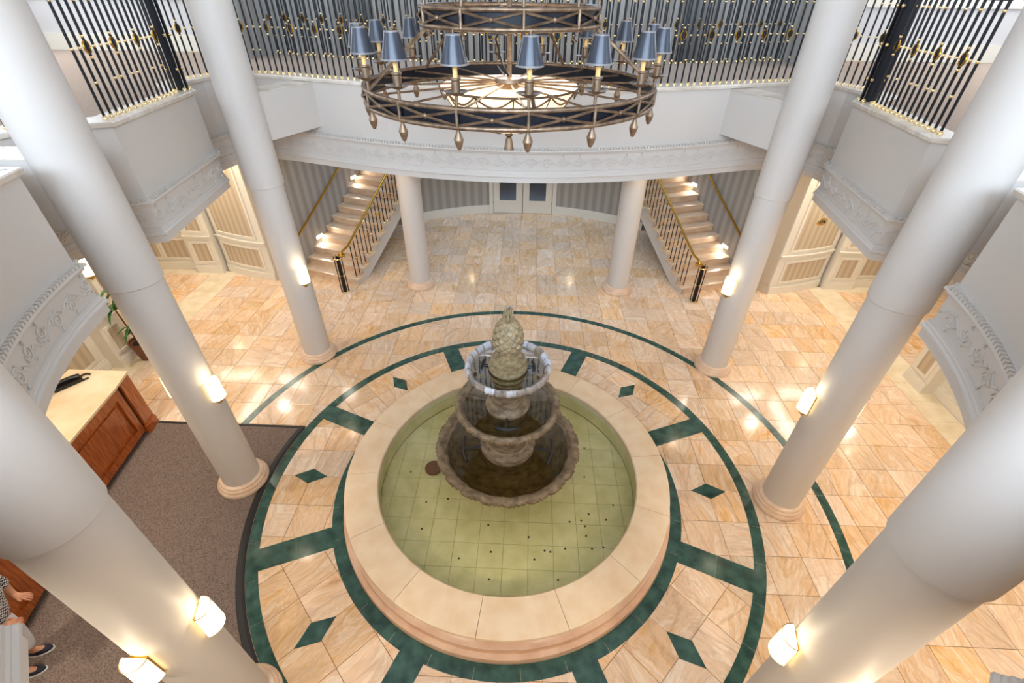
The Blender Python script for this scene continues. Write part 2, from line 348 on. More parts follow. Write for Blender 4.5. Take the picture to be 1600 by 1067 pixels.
# ------------------------------------------------------------------ gallery slab, fascia
wb = struct(sweep(FULL, [(0.0, ZT - 0.05), (0.0, 3.36)], 'wall_balcony', PAINT), 'white curved balcony front above the ground floor')
sweep(FULL, [(-0.30, ZT), (0.03, ZT), (0.038, ZT - 0.012), (0.03, ZT - 0.05), (-0.02, ZT - 0.05)], 'marble_ledge', MARBLE, wb)
sweep(FULL, [(-0.01, 3.885), (0.02, 3.88), (0.025, 3.862), (0.055, 3.85), (0.06, 3.83), (0.035, 3.815), (0.03, 3.795), (0.012, 3.785), (-0.01, 3.785)], 'cornice_moulding', PAINT, wb)
sweep(FULL, [(0.012, 3.785), (0.012, 3.53)], 'frieze_band', PAINT, wb)
sweep(FULL, [(0.012, 3.545), (0.03, 3.54), (0.032, 3.515), (0.042, 3.505), (0.042, 3.49), (0.058, 3.475), (0.06, 3.455), (0.035, 3.44), (0.035, 3.36), (-0.25, 3.36)], 'lower_moulding', PAINT, wb)
arcF = Arc(FULL)
bead = MB(); t = 0.0
while t < arcF.len:
    x, y, tx, ty = arcF.at(t); nx, ny = -ty, tx
    bead.box((x + nx * 0.045, y + ny * 0.045, 3.868), (0.026, 0.03, 0.026), math.atan2(ty, tx)); t += 0.05
o = bead.build('bead_course', PAINT, wb); o['kind'] = 'stuff'
relief = MB(); P0 = 0.5; k = 0
def fpt(t, z, d): x, y, tx, ty = arcF.at(t); return (x - ty * d, y + tx * d, z)
while (k + 1) * P0 < arcF.len:
    t0 = k * P0; zc = 3.66; up = 1 if k % 2 == 0 else -1
    relief.tube([fpt(t0 + P0 * i / 14, zc + up * 0.055 * math.sin(2 * PI * i / 14), 0.014) for i in range(15)], 0.0095, 5)
    for q, (c0, sg) in enumerate(((0.25, up), (0.75, -up))):
        cx = t0 + c0 * P0; cz = zc - sg * 0.025
        relief.tube([fpt(cx + (0.012 + 0.055 * (1 - i / 16)) * math.cos(i * 0.62), cz + sg * (0.012 + 0.055 * (1 - i / 16)) * math.sin(i * 0.62), 0.015) for i in range(17)], 0.0095, 5)
        for a in (0.6, 1.7, 2.8, 4.4):
            relief.tube([fpt(cx + 0.06 * math.cos(a), cz + sg * 0.06 * math.sin(a), 0.016), fpt(cx + 0.09 * math.cos(a + .3), cz + sg * 0.085 * math.sin(a + .3), 0.020), fpt(cx + 0.115 * math.cos(a + .1), cz + sg * 0.10 * math.sin(a + .1), 0.014)], [0.005, 0.012, 0.003], 5)
    k += 1
o = relief.build('scroll_relief', PAINT, wb, 0.9); o['kind'] = 'stuff'
# slab: left half polygon and its mirror
SECOND = [(0, 5.95), (-1.5, 6.03), (-2.8, 6.25), (-3.8, 6.55), (-4.8, 6.92), (-5.85, 7.25)]
half = RIGHT + [(0, -9.0), (-10.6, -9.0), (-10.6, 7.25)] + SECOND[::-1]
def slab(name, z, material, up, label):
    mb = MB()
    for sgn in (1, -1):
        P = [(sgn * x, y, z) for x, y in (half if sgn < 0 else LEFT + half[len(RIGHT):])]; tr = tessellate_polygon([[Vector(p) for p in P]])
        fs = []
        for a, b, c in tr:
            nz = (Vector(P[b]) - Vector(P[a])).cross(Vector(P[c]) - Vector(P[a])).z
            fs.append((a, b, c) if (nz > 0) == up else (a, c, b))
        mb.add(P, fs)
    return struct(mb.build(name, material), label)
fg = slab('floor_gallery', ZT - 0.004, UPCARPET, True, 'beige carpeted gallery floor behind the balcony railing')
cg = slab('ceiling_gallery', ZB, SOFFIT, False, 'plain soffit under the gallery')
sw = [(-x, y) for x, y in SECOND[::-1]] + SECOND[1:]
struct(sweep(sw, [(0, ZT), (0, ZB)], 'wall_stairwell_edge', PAINT), 'white edge of gallery slab at the stairwell')

# ------------------------------------------------------------------ outer shell
def shell(name, x0, y0, x1, y1, z0, z1, material, th=0.15):
    l = math.hypot(x1 - x0, y1 - y0); mb = MB(); mb.box(((x0 + x1) / 2, (y0 + y1) / 2, (z0 + z1) / 2), (l, th, z1 - z0), math.atan2(y1 - y0, x1 - x0))
    return struct(mb.build(name, material))
shell('wall_far', -10.7, 10.75, 10.7, 10.75, 0, 9.5, UPWALL)
shell('wall_near', -10.7, -9.1, 10.7, -9.1, 0, 9.5, UPWALL)
shell('wall_left_outer', -10.7, -9.1, -10.7, 10.75, 0, 9.5, UPWALL)
shell('wall_right_outer', 10.7, -9.1, 10.7, 10.75, 0, 9.5, UPWALL)
mb = MB(); mb.box((0, 0.8, 9.57), (21.6, 20.2, 0.14)); struct(mb.build('ceiling', PAINT), 'white upper ceiling over the atrium')

# ------------------------------------------------------------------ ground floor: slabs cut round the inlay rings
R1o, R2o, R2i, R3o, R3i = 2.465, 3.505, 3.36, 4.59, 4.465
fl = MB(); fl.box((0, 0.8, -0.06), (21.4, 20.0, 0.10)); floor = struct(fl.build('floor', GROUT), 'veined peach marble floor with green inlaid rings')
def clip_half(poly, a, b, c):             # keep a*x+b*y >= c
    out = []
    for i in range(len(poly)):
        p, q = poly[i], poly[(i + 1) % len(poly)]; dp = a * p[0] + b * p[1] - c; dq = a * q[0] + b * q[1] - c
        if dp >= 0: out.append(p)
        if (dp >= 0) != (dq >= 0):
            t = dp / (dp - dq); out.append((p[0] + (q[0] - p[0]) * t, p[1] + (q[1] - p[1]) * t))
    return out
def clip_circle(poly, R, keep_in):
    pts = []
    for i in range(len(poly)):
        p, q = poly[i], poly[(i + 1) % len(poly)]; n = 6
        for j in range(n): pts.append((p[0] + (q[0] - p[0]) * j / n, p[1] + (q[1] - p[1]) * j / n, j == 0))
    ok = [(math.hypot(p[0], p[1]) < R) == keep_in for p in pts]
    if all(ok): return poly
    if not any(ok): return []
    out = []; n = len(pts); s = next(i for i in range(n) if ok[i] and not ok[i - 1]); leave = None; enter = None
    def cross(p, q):
        lo, hi = p, q
        for _ in range(20):
            mid = ((lo[0] + hi[0]) / 2, (lo[1] + hi[1]) / 2)
            if (math.hypot(*mid) < R) == (math.hypot(p[0], p[1]) < R): lo = mid
            else: hi = mid
        return lo
    enter = cross(pts[s - 1], pts[s]); out.append((enter[0], enter[1])); i = s
    while True:
        if not ok[i % n]:
            leave = cross(pts[(i - 1) % n], pts[i % n]); break
        if pts[i % n][2]: out.append(pts[i % n][:2])
        i += 1
        if i > s + n: break
    if leave is None: return []
    out.append((leave[0], leave[1])); a0 = math.atan2(leave[1], leave[0]); a1 = math.atan2(enter[1], enter[0]); da = (a1 - a0 + PI) % (2 * PI) - PI
    for k in range(1, 4): a = a0 + da * k / 4; out.append((R * math.cos(a), R * math.sin(a)))
    return out
def area2(P): return 0.5 * sum(P[i][0] * P[(i + 1) % len(P)][1] - P[(i + 1) % len(P)][0] * P[i][1] for i in range(len(P)))
TS = 0.483
tiles = []                                # (polygon, rotation 0..1)
def cell(ix, iy, rot=0.0, ox=0.0, oy=0.0, g=0.003):
    P = [(ix * TS + ox + g, iy * TS + oy + g), ((ix + 1) * TS + ox - g, iy * TS + oy + g), ((ix + 1) * TS + ox - g, (iy + 1) * TS + oy - g), (ix * TS + ox + g, (iy + 1) * TS + oy - g)]
    c, s = math.cos(rot), math.sin(rot); return [(x * c - y * s, x * s + y * c) for x, y in P]
RM = (R2o + R2i) / 2
for ix in range(-15, 15):
    for iy in range(-17, 22):
        P = cell(ix, iy, 0, -0.03, 7.26 - 15 * TS)
        if max(abs(p[0]) for p in P) > 7.12 or max(p[1] for p in P) > 10.6: 
            P = clip_half(P, 1, 0, -7.1); P = clip_half(P, -1, 0, -7.1) if P else P; P = clip_half(P, 0, -1, -10.6) if P else P
            if len(P) < 3: continue
        P = clip_circle(P, RM, False)
        if len(P) >= 3 and area2(P) > 0.01: tiles.append((P, random.choice([0.0, 0.03, 0.06, 0.94, 0.97, 0.1, 0.88, 0.05, 0.96, 0.5, 0.15, 0.82])))
for ix in list(range(-22, -16)) + list(range(16, 22)):     # side passages
    for iy in range(-2, 9):
        P = cell(ix, iy, 0, 0, 2.0 - 0.0)
        if min(abs(p[0]) for p in P) < 7.75:
            sg = 1 if ix > 0 else -1; P = clip_half(P, sg, 0, 7.76)
        if len(P) >= 3 and area2(P) > 0.01: tiles.append((P, random.choice([0.0, 0.06, 0.94, 0.5])))
for k in range(8):                        # eight wedges between the spokes, each laid square to its own axis
    a = k * PI / 4
    for ix in range(4, 9):
        for iy in range(-4, 4):
            P = cell(ix, iy, a, 0.02, 0.0)
            for s in (-1, 1):
                ang = a + s * (PI / 8); P = clip_half(P, s * math.sin(ang), -s * math.cos(ang), 0.0) if P else P
            P = clip_circle(P, RM, True) if len(P) >= 3 else []
            P = clip_circle(P, 2.35, False) if len(P) >= 3 else []
            if len(P) >= 3 and area2(P) > 0.006: tiles.append((P, ((a / PI) + random.choice([0.0, 0.05, 0.95, 0.5])) % 1.0))
def tile_mesh(name, group):
    mb = MB(); cols = []
    for P, rot in group:
        cx = sum(p[0] for p in P) / len(P); cy = sum(p[1] for p in P) / len(P); Q = [(cx + (x - cx) * 0.992, cy + (y - cy) * 0.992) for x, y in P]
        dz = random.uniform(-0.0004, 0.0004); n = len(P)
        mb.add([(x, y, -0.012) for x, y in P] + [(x, y, -0.0015 + dz) for x, y in P] + [(x, y, dz) for x, y in Q],
               [(i, (i + 1) % n, n + (i + 1) % n, n + i) for i in range(n)] + [(n + i, n + (i + 1) % n, 2 * n + (i + 1) % n, 2 * n + i) for i in range(n)] + [tuple(range(2 * n, 3 * n))])
        c = (random.random(), rot, random.random(), 1.0); cols += [c] * (3 * n)
    me = mb.mesh(name, TILE); at = me.attributes.new('tile', 'FLOAT_COLOR', 'POINT'); at.data.foreach_set('color', [v for c in cols for v in c])
    return me
def seen(P):
    px = [pix((x, y, 0)) for x, y in P]; c = (sum(p[0] for p in px) / len(px), sum(p[1] for p in px) / len(px))
    return abs(area2(px)) if -20 < c[0] < 1620 and -20 < c[1] < 1090 else 0.0
tiles.sort(key=lambda t: -seen(t[0]))
for P in tiles[:300]: put('floor_tile', tile_mesh('floor_tile', [P]), floor)
o = put('floor_tile_field', tile_mesh('floor_tile_field', tiles[300:]), floor); o['kind'] = 'stuff'
# cream bands along the side walls
def plank(poly, name, material, z=0.0, parent=floor, th=0.012):
    mb = MB(); mb.prism(poly, z - th, z); return mb.build(name, material, parent)
for s in (-1, 1):
    for k in range(17):
        y0 = 6.05 - k * 0.5; x1 = 7.75 if y0 > 2.9 else 7.62
        P = [(s * 7.103, y0), (s * x1, y0), (s * x1, y0 - 0.496), (s * 7.103, y0 - 0.496)]
        plank(P if area2(P) > 0 else P[::-1], 'cream_band_tile', CREAMTILE, 0.0012)
    for k in range(5):
        x0 = 7.755 + k * 0.5; P = [(s * x0, 5.84), (s * (x0 + 0.496), 5.84), (s * (x0 + 0.496), 6.08), (s * x0, 6.08)]
        plank(P if area2(P) > 0 else P[::-1], 'cream_band_tile', CREAMTILE, 0.0022)
# green inlays
def ring_piece(r0, r1, a0, a1, z=0.0022):
    n = 6; P = [(r1 * math.cos(a0 + (a1 - a0) * i / n), r1 * math.sin(a0 + (a1 - a0) * i / n)) for i in range(n + 1)] + [(r0 * math.cos(a1 - (a1 - a0) * i / n), r0 * math.sin(a1 - (a1 - a0) * i / n)) for i in range(n + 1)]
    return P
for r0, r1, cnt in ((R3i, R3o, 48), (R2i, R2o, 40), (2.2, R1o, 30)):
    for k in range(cnt):
        a0 = 2 * PI * k / cnt; g = 0.0015 / r1; plank(ring_piece(r0, r1, a0 + g, a0 + 2 * PI / cnt - g), 'green_ring_piece', GREEN, 0.002)
for k in range(8):
    a = PI / 8 + k * PI / 4; c, s = math.cos(a), math.sin(a)
    for j in range(2):
        u0 = R1o + (R2i - R1o) * j / 2 + 0.001; u1 = R1o + (R2i - R1o) * (j + 1) / 2 - 0.001; w0 = 0.155
        u0 -= 0.03 if j == 0 else 0; u1 += 0.015 if j == 1 else 0
        plank([(u * c - v * s, u * s + v * c) for u, v in ((u0, -w0), (u1, -w0), (u1, w0), (u0, w0))], 'green_spoke_piece', GREEN, 0.0014)
    a = k * PI / 4; c, s = math.cos(a), math.sin(a)
    plank([(u * c - v * s, u * s + v * c) for u, v in ((2.68, 0), (2.93, -0.13), (3.18, 0), (2.93, 0.13))], 'green_diamond', GREEN, 0.0018)

# ------------------------------------------------------------------ walls with panels
def line_map(p0, p1, bow=0.0):
    L = math.hypot(p1[0] - p0[0], p1[1] - p0[1]); tx, ty = (p1[0] - p0[0]) / L, (p1[1] - p0[1]) / L
    def f(u):
        b = bow * 4 * (u / L) * (1 - u / L); return p0[0] + tx * u - ty * b, p0[1] + ty * u + tx * b, -ty, tx
    return f, L
def arc_map(cx, cy, R, a0, a1):           # concave wall, normal to the centre
    L = abs(a1 - a0) * R
    def f(u):
        a = a0 + (a1 - a0) * u / L; return cx + R * math.cos(a), cy + R * math.sin(a), -math.cos(a), -math.sin(a)
    return f, L
def wbox(mb, f, u0, u1, z0, z1, d0, d1, n=1):
    vs = []; al = []
    for i in range(n + 1):
        u = u0 + (u1 - u0) * i / n; x, y, nx, ny = f(u)
        for d, z in ((d0, z0), (d1, z0), (d1, z1), (d0, z1)): vs.append((x + nx * d, y + ny * d, z)); al.append(u)
    fs = []
    for i in range(n):
        for k in range(4): a = i * 4 + k; b = i * 4 + (k + 1) % 4; fs.append((a, a + 4, b + 4, b))
    fs.append((0, 1, 2, 3)); fs.append((n * 4 + 3, n * 4 + 2, n * 4 + 1, n * 4))
    mb.add(vs, fs); return al
def wpart(name, f, u0, u1, z0, z1, d0, d1, material, parent, n=1):
    mb = MB(); al = wbox(mb, f, u0, u1, z0, z1, d0, d1, n); o = mb.build(name, material, parent)
    at = o.data.attributes.new('along', 'FLOAT', 'POINT'); at.data.foreach_set('value', al); return o
def panel_wall(name, fm, z1, panels, label, material=TRIM, n=1, base=True, rail=True, paper=PAPER, th=0.14):
    f, L = fm; w = struct(wpart(name, f, 0, L, 0, z1, -th, 0, material, None, n), label)
    if base:
        wpart('baseboard', f, 0, L, 0, 0.17, 0, 0.035, material, w, n); wpart('baseboard_cap', f, 0, L, 0.17, 0.215, 0, 0.02, material, w, n)
    if rail:
        wpart('chair_rail', f, 0, L, 0.97, 1.0, 0, 0.05, material, w, n); wpart('chair_rail_bed', f, 0, L, 0.90, 0.97, 0, 0.02, material, w, n)
    for u0, u1, a, b in panels:
        wpart('wallpaper_panel', f, u0, u1, a, b, 0, 0.004, paper, w, max(n, 1)); t = 0.05
        fr = MB()
        for q in ((u0 - t, u1 + t, a - t, a), (u0 - t, u1 + t, b, b + t), (u0 - t, u0, a, b), (u1, u1 + t, a, b)): wbox(fr, f, *q, 0, 0.025, n)
        fr.build('panel_moulding', material, w)
    return w
for s, side in ((1, 'right'), (-1, 'left')):
    def mir(p0, p1, bow=0.0): return line_map((s * p0[0], p0[1]), (s * p1[0], p1[1]), bow) if s > 0 else line_map((-p1[0], p1[1]), (-p0[0], p0[1]), bow)
    # passage wall, pilaster, bowed wall (listed from outside inwards on the right-hand side)
    def fl_(L, u0, u1): return (u0, u1) if s > 0 else (L - u1, L - u0)
    fm = mir((10.6, 6.13), (8.18, 6.13)); L = fm[1]
    panel_wall('wall_%s_passage' % side, fm, ZB, [fl_(L, u, u + 0.62) + q for u in (0.2, 0.95, 1.70) for q in ((0.32, 0.80), (1.12, 2.95))], 'cream panelled passage wall with striped wallpaper')
    fm = mir((8.14, 5.97), (7.45, 5.97)); L = fm[1]
    panel_wall('wall_%s_pilaster' % side, fm, ZB, [(0.16, L - 0.16, 0.32, 0.80), (0.16, L - 0.16, 1.12, 2.95)], 'cream panelled pilaster at the end of the passage', th=0.3)
    fm = mir((7.40, 6.12), (5.98, 5.66), 0.06); L = fm[1]
    panel_wall('wall_%s_bowed' % side, fm, ZB, [fl_(L, 0.16, L - 0.22) + q for q in ((0.32, 0.80), (1.12, 2.95))], 'cream bowed wall panel with striped wallpaper beside the stairs', n=8)
    fm = mir((5.98, 5.68), (5.62, 6.14)); panel_wall('wall_%s_return' % side, fm, ZB, [], 'narrow shaded wall return beside the stairs', material=SOFFIT, rail=False)  # darker soffit paint puts the shade of this face into its colour
    # piers of the passage and long side wall
    fm = mir((7.40, 2.30), (7.40, 2.74)) if s < 0 else mir((7.40, 2.30), (7.40, 2.74))
    def vert(x, y0, y1): return line_map((s * x, y0), (s * x, y1)) if s > 0 else line_map((s * x, y1), (s * x, y0))
    fm = vert(7.42, 2.26, 2.74); L = fm[1]
    panel_wall('wall_%s_pier' % side, fm, ZB, [(0.12, L - 0.12, 0.32, 0.80), (0.12, L - 0.12, 1.12, 2.95)], 'cream panelled pier at the mouth of the passage', th=0.35)
    fm = vert(7.66, -9.0, 2.30); L = fm[1]
    pn = []
    for k in range(9):
        u0 = (L - 0.22 - k * 1.2 - 1.0) if s > 0 else (0.22 + k * 1.2)
        pn += [(u0, u0 + 1.0, 0.32, 0.80), (u0, u0 + 1.0, 1.12, 2.95)]
    panel_wall('wall_%s' % side, fm, ZB, pn, 'cream panelled long side wall with striped wallpaper')
    shell('wall_%s_passage_near' % side, s * 7.66, 2.66, s * 10.6, 2.66, 0, ZB, TRIM)
    shell('wall_%s_upper' % side, s * 5.85, 7.2, s * 10.6, 7.2, ZT, 9.5, UPWALL)
    mb = MB(); mb.box((s * 8.2, 7.10, ZT + 0.15), (4.7, 0.05, 0.30)); struct(mb.build('baseboard_%s_upper' % side, TRIM), 'white tall baseboard of the upper gallery wall')
    mb = MB(); mb.box((s * 8.2, 7.105, ZT + 0.95), (4.7, 0.04, 0.12)); struct(mb.build('trim_%s_upper' % side, TRIM), 'white chair rail on the upper gallery wall')
# curved far wall with double doors
aw = math.radians(38)
fb = arc_map(0, 4.55, 5.9, PI / 2 - aw, PI / 2 + aw); Lb = fb[1]
wf = struct(wpart('wall_back', fb[0], 0, Lb, 0, 9.4, -0.1, 0, PAPERDIM, None, 48), 'curved grey striped wallpaper wall behind the stairs')
mid = Lb / 2
for u0, u1 in ((0, mid - 1.06), (mid + 1.06, Lb)):
    wpart('baseboard', fb[0], u0, u1, 0, 0.20, 0, 0.035, TRIM, wf, 20); wpart('baseboard_cap', fb[0], u0, u1, 0.20, 0.25, 0, 0.02, TRIM, wf, 20)
YD = 10.34
for i, s in enumerate((-1, 1)):
    d = MB()
    x0, x1 = (s * 0.01, s * 0.93) if s > 0 else (-0.93, -0.01)
    gx0, gx1 = x0 + 0.20, x1 - 0.20
    for q in ((x0, gx0, 0.01, 2.2), (gx1, x1, 0.01, 2.2), (gx0, gx1, 0.01, 0.42), (gx0, gx1, 2.0, 2.2)): d.box(((q[0] + q[1]) / 2, YD, (q[2] + q[3]) / 2), (q[1] - q[0], 0.05, q[3] - q[2]))
    dr = struct(d.build('door_%d' % (i + 1), TRIM), '%s leaf of the white glazed double door in the curved wall' % ('left' if s < 0 else 'right'))
    g = MB(); g.box(((gx0 + gx1) / 2, YD, 1.21), (gx1 - gx0, 0.012, 1.58)); g.build('glass_pane', GLASSDARK, dr)
    h = MB(); h.tube([(x0 + 0.1, YD - 0.09, 1.03), (x1 - 0.1, YD - 0.09, 1.03)], 0.022, 8); h.box(((x0 + x1) / 2, YD - 0.035, 1.03), (0.6, 0.03, 0.06)); h.build('push_bar', BRASS, dr)
    for z in (0.3, 1.1, 1.9):
        hh = MB(); hh.tube([(s * 0.935, YD - 0.03, z), (s * 0.935, YD - 0.03, z + 0.1)], 0.014, 8); hh.build('hinge', CHROME, dr)
tr = MB()
for s in (-1, 1): tr.box((s * 1.0, YD, 1.15), (0.12, 0.10, 2.30))
tr.box((0, YD, 2.27), (2.12, 0.10, 0.10)); struct(tr.build('trim_1', TRIM), 'white casing around the double door')
# ------------------------------------------------------------------ columns
RL, RU = 0.246, 0.264
def nearest_on(path, p, d):               # distance from p along direction d to the fascia
    best = None
    for a, b in zip(path[:-1], path[1:]):
        ex, ey = b[0] - a[0], b[1] - a[1]; den = d[0] * ey - d[1] * ex
        if abs(den) < 1e-9: continue
        t = ((a[0] - p[0]) * ey - (a[1] - p[1]) * ex) / den; s = ((a[0] - p[0]) * d[1] - (a[1] - p[1]) * d[0]) / den
        if t > 0.05 and -1e-6 <= s <= 1 + 1e-6 and (best is None or t < best): best = t
    return best
basemesh = [MB().lathe([(0.335, 0), (0.342, 0.02), (0.342, 0.055), (0.330, 0.075), (0.30, 0.08)], 48).mesh('base_ring', STONEBASE, 0.7),
            MB().lathe([(0.318, 0.075), (0.322, 0.09), (0.318, 0.11), (0.305, 0.125), (0.28, 0.128)], 48).mesh('base_ring', STONEBASE, 0.7),
            MB().lathe([(0.292, 0.125), (0.295, 0.14), (0.288, 0.155), (0.27, 0.165), (0.24, 0.168)], 48).mesh('base_ring', STONEBASE, 0.7)]
shaft_lo = MB().lathe([(RL, 0.1), (RL, ZB + 0.03)], 64).mesh('lower_shaft', PAINT, 0.6)
shaft_hi = MB().lathe([(RL - 0.03, ZB), (RU - 0.006, ZB), (RU, ZB + 0.008), (RU, 9.5)], 64).mesh('upper_shaft', PAINT, 0.6)
COLS = {'A': (-.668, .491), 'D': (.662, .491), 'B': (-.668, -.019), 'E': (.668, -.019), 'C': (-.432, -.474), 'F': (.432, -.474)}
CLAB = {'A': 'tall white column at the far left of the fountain, before the left stairs', 'D': 'tall white column at the far right of the fountain, before the right stairs',
        'B': 'tall white column standing at the edge of the carpet, left of the fountain', 'E': 'tall white column standing on marble beside the green ring, right of the fountain',
        'C': 'large white column in the left foreground, rising over the carpet', 'F': 'large white column in the right foreground, rising over the marble'}
BDIR = {'A': (0.40, 0.917), 'D': (-0.40, 0.917), 'B': (-1, 0), 'E': (1, 0), 'C': (-.674, -.739), 'F': (.674, -.739)}
CP = {}
for k, (x, y) in COLS.items():
    x *= U; y *= U; CP[k] = (x, y); t = thing('column', CLAB[k], 'column', (x, y, 0), 0, 'atrium columns')
    for bm_ in basemesh: put('base_ring', bm_, t)
    put('lower_shaft', shaft_lo, t); put('upper_shaft', shaft_hi, t)
    d = BDIR[k]; L = (nearest_on(FULL, (x, y), d) or 0.9) + 0.03; a = math.atan2(d[1], d[0])
    b = MB(); b.box((d[0] * (L + 0.15) / 2, d[1] * (L + 0.15) / 2, 4.295), (L - 0.15, 0.36, 0.63), a); b.build('bracket_beam', PAINT, t)
    b = MB(); b.box((d[0] * (L + 0.15) / 2, d[1] * (L + 0.15) / 2, 4.615), (L - 0.15, 0.38, 0.012), a); b.build('beam_cap', MARBLE, t)
shaft_back = MB().lathe([(0.25, 0.1), (0.25, ZB - 0.12), (0.27, ZB - 0.10), (0.27, ZB)], 48).mesh('shaft', PAINT, 0.6)
for s, lab in ((-1, 'shorter white column under the far balcony, beside the left stairs'), (1, 'shorter white column under the far balcony, beside the right stairs')):
    t = thing('column', lab, 'column', (s * .412 * U, .977 * U, 0), 0, 'columns under the far balcony')
    for bm_ in basemesh: put('base_ring', bm_, t)
    put('shaft', shaft_back, t)

# ------------------------------------------------------------------ sconces: half-drum glass shade on a brass cup
g = MB().lathe([(0.001, 0.155), (0.085, 0.155), (0.092, 0.15), (0.098, -0.13), (0.085, -0.14)], 20, a0=-PI / 2, a1=PI / 2)
sc_glass = g.mesh('glass_shade', SHADEGLASS, 0.7)
sc_cup = MB().lathe([(0.001, -0.235), (0.02, -0.23), (0.05, -0.19), (0.088, -0.14), (0.098, -0.13)], 16, a0=-PI / 2, a1=PI / 2).mesh('brass_cup', BRASS, 0.7)
sc_plate = MB().box((-0.012, 0, -0.02), (0.024, 0.13, 0.28)).mesh('back_plate', BRASS)
sc_edge = MB().tube([(0.093 * math.cos(a), 0.093 * math.sin(a), 0.153) for a in [(-PI / 2 + PI * i / 12) for i in range(13)]], 0.004, 5).mesh('rim_wire', BRONZE)
def sconce(x, y, z, a, label, power=2.8):
    t = thing('wall_sconce', label, 'sconce', (x, y, z), a, 'half-drum sconces')
    put('glass_shade', sc_glass, t); put('brass_cup', sc_cup, t); put('back_plate', sc_plate, t); put('rim_wire', sc_edge, t)
    l = bpy.data.lights.new('sconce_glow', 'POINT'); l.energy = power; l.color = (1.0, 0.84, 0.60); l.shadow_soft_size = 0.05
    o = bpy.data.objects.new('sconce_glow', l); COL.objects.link(o); o.location = (0.14, 0, 0.19); o.parent = t
def col_sconce(k, deg, z, label):
    a = math.radians(deg); r = RL + 0.02; sconce(CP[k][0] + r * math.cos(a), CP[k][1] + r * math.sin(a), z, a, label)
col_sconce('A', -32, 1.86, 'lit sconce on the far left column before the left stairs')
col_sconce('B', -5, 1.86, 'lit sconce on the fountain side of the column at the carpet edge')
col_sconce('B', 175, 1.86, 'lit sconce on the desk side of the column at the carpet edge')
col_sconce('C', 17, 1.86, 'lit sconce on the fountain side of the left foreground column')
col_sconce('C', -90, 1.86, 'lit sconce on the near side of the left foreground column')
col_sconce('D', 205, 1.86, 'lit sconce on the far right column before the right stairs')
col_sconce('E', 165, 1.90, 'lit sconce on the fountain side of the middle right column')
col_sconce('E', 10, 1.90, 'lit sconce on the passage side of the middle right column')
col_sconce('F', 165, 1.86, 'lit sconce on the fountain side of the right foreground column')
col_sconce('F', -80, 1.86, 'lit sconce low at the bottom edge on the right foreground column')
sconce(-7.39, 2.655, 1.92, 0, 'lit sconce on the left pier above the potted plant')
sconce(7.39, 2.655, 1.92, PI, 'lit sconce on the right pier of the passage')
for s, q in ((-1, 'left'), (1, 'right')):
    sconce(s * 7.80, 5.94, 2.1, -PI / 2, 'lit sconce on the pilaster of the %s passage' % q)
    a = math.atan2(10.18 - 4.55, s * 1.75); sconce(5.86 * math.cos(a), 4.55 + 5.86 * math.sin(a), 2.15, a + PI, 'lit sconce on the curved wall %s of the double door' % q)

# ------------------------------------------------------------------ recessed downlights in the soffit
dl_trim = MB().lathe([(0.075, 0.0), (0.11, -0.004), (0.112, -0.012), (0.078, -0.012)], 24).mesh('trim_ring', TRIM, 0.6)
dl_lens = MB().lathe([(0.001, -0.006), (0.076, -0.006)], 24).mesh('lens', DOWNLIT)
def downlight(x, y, label, e=70):
    t = thing('recessed_light', label, 'ceiling light', (x, y, ZB), 0, 'recessed soffit lights'); put('trim_ring', dl_trim, t); put('lens', dl_lens, t)
    l = bpy.data.lights.new('downlight_beam', 'AREA'); l.shape = 'DISK'; l.size = 0.22; l.energy = e; l.color = (1.0, 0.91, 0.78)
    o = bpy.data.objects.new('downlight_beam', l); COL.objects.link(o); o.location = (0, 0, -0.02); o.parent = t
for s, q in ((-1, 'left'), (1, 'right')):
    for x, y, w in ((6.3, 4.6, 'before the bowed wall'), (5.9, 2.0, 'behind the side column'), (8.7, 4.4, 'inside the passage'), (5.6, -0.6, 'beside the side wall'), (5.0, -3.0, 'near the front'), (1.5, -4.55, 'under the near balcony'), (3.5, -4.1, 'behind the foreground column'), (2.6, 4.9, 'behind the far balcony edge'), (4.7, 5.2, 'at the foot of the stairs')):
        downlight(s * x, y, 'recessed soffit light on the %s %s' % (q, w), 7 if y > 4.8 and x < 6 else (40 if y < -2 else (12 if x > 6 else 38)))

# cove strips along the wall tops
STRIP = mat('cove_strip_lens', srgb(255, 250, 240), 0.4, emis=srgb(255, 244, 226), emstr=22.0)
for s, q in ((-1, 'left'), (1, 'right')):
    for (x0, y0, x1, y1), w_ in (((8.7, 5.72, 7.55, 5.80), 'in the passage'), ((7.02, 5.74, 6.0, 5.38), 'along the bowed wall'), ((7.16, 5.50, 7.16, 3.9), 'over the passage mouth')):
        L_ = math.hypot(x1 - x0, y1 - y0); a_ = math.atan2(y1 - y0, s * (x1 - x0))
        t = thing('strip_light', 'linear soffit strip light on the %s %s' % (q, w_), 'ceiling light', (s * (x0 + x1) / 2, (y0 + y1) / 2, ZB - 0.002), a_, 'soffit strip lights')
        MB().box((0, 0, -0.012), (L_, 0.24, 0.022)).build('channel', TRIM, t); MB().box((0, 0, -0.026), (L_ - 0.03, 0.20, 0.006)).build('lens', STRIP, t)
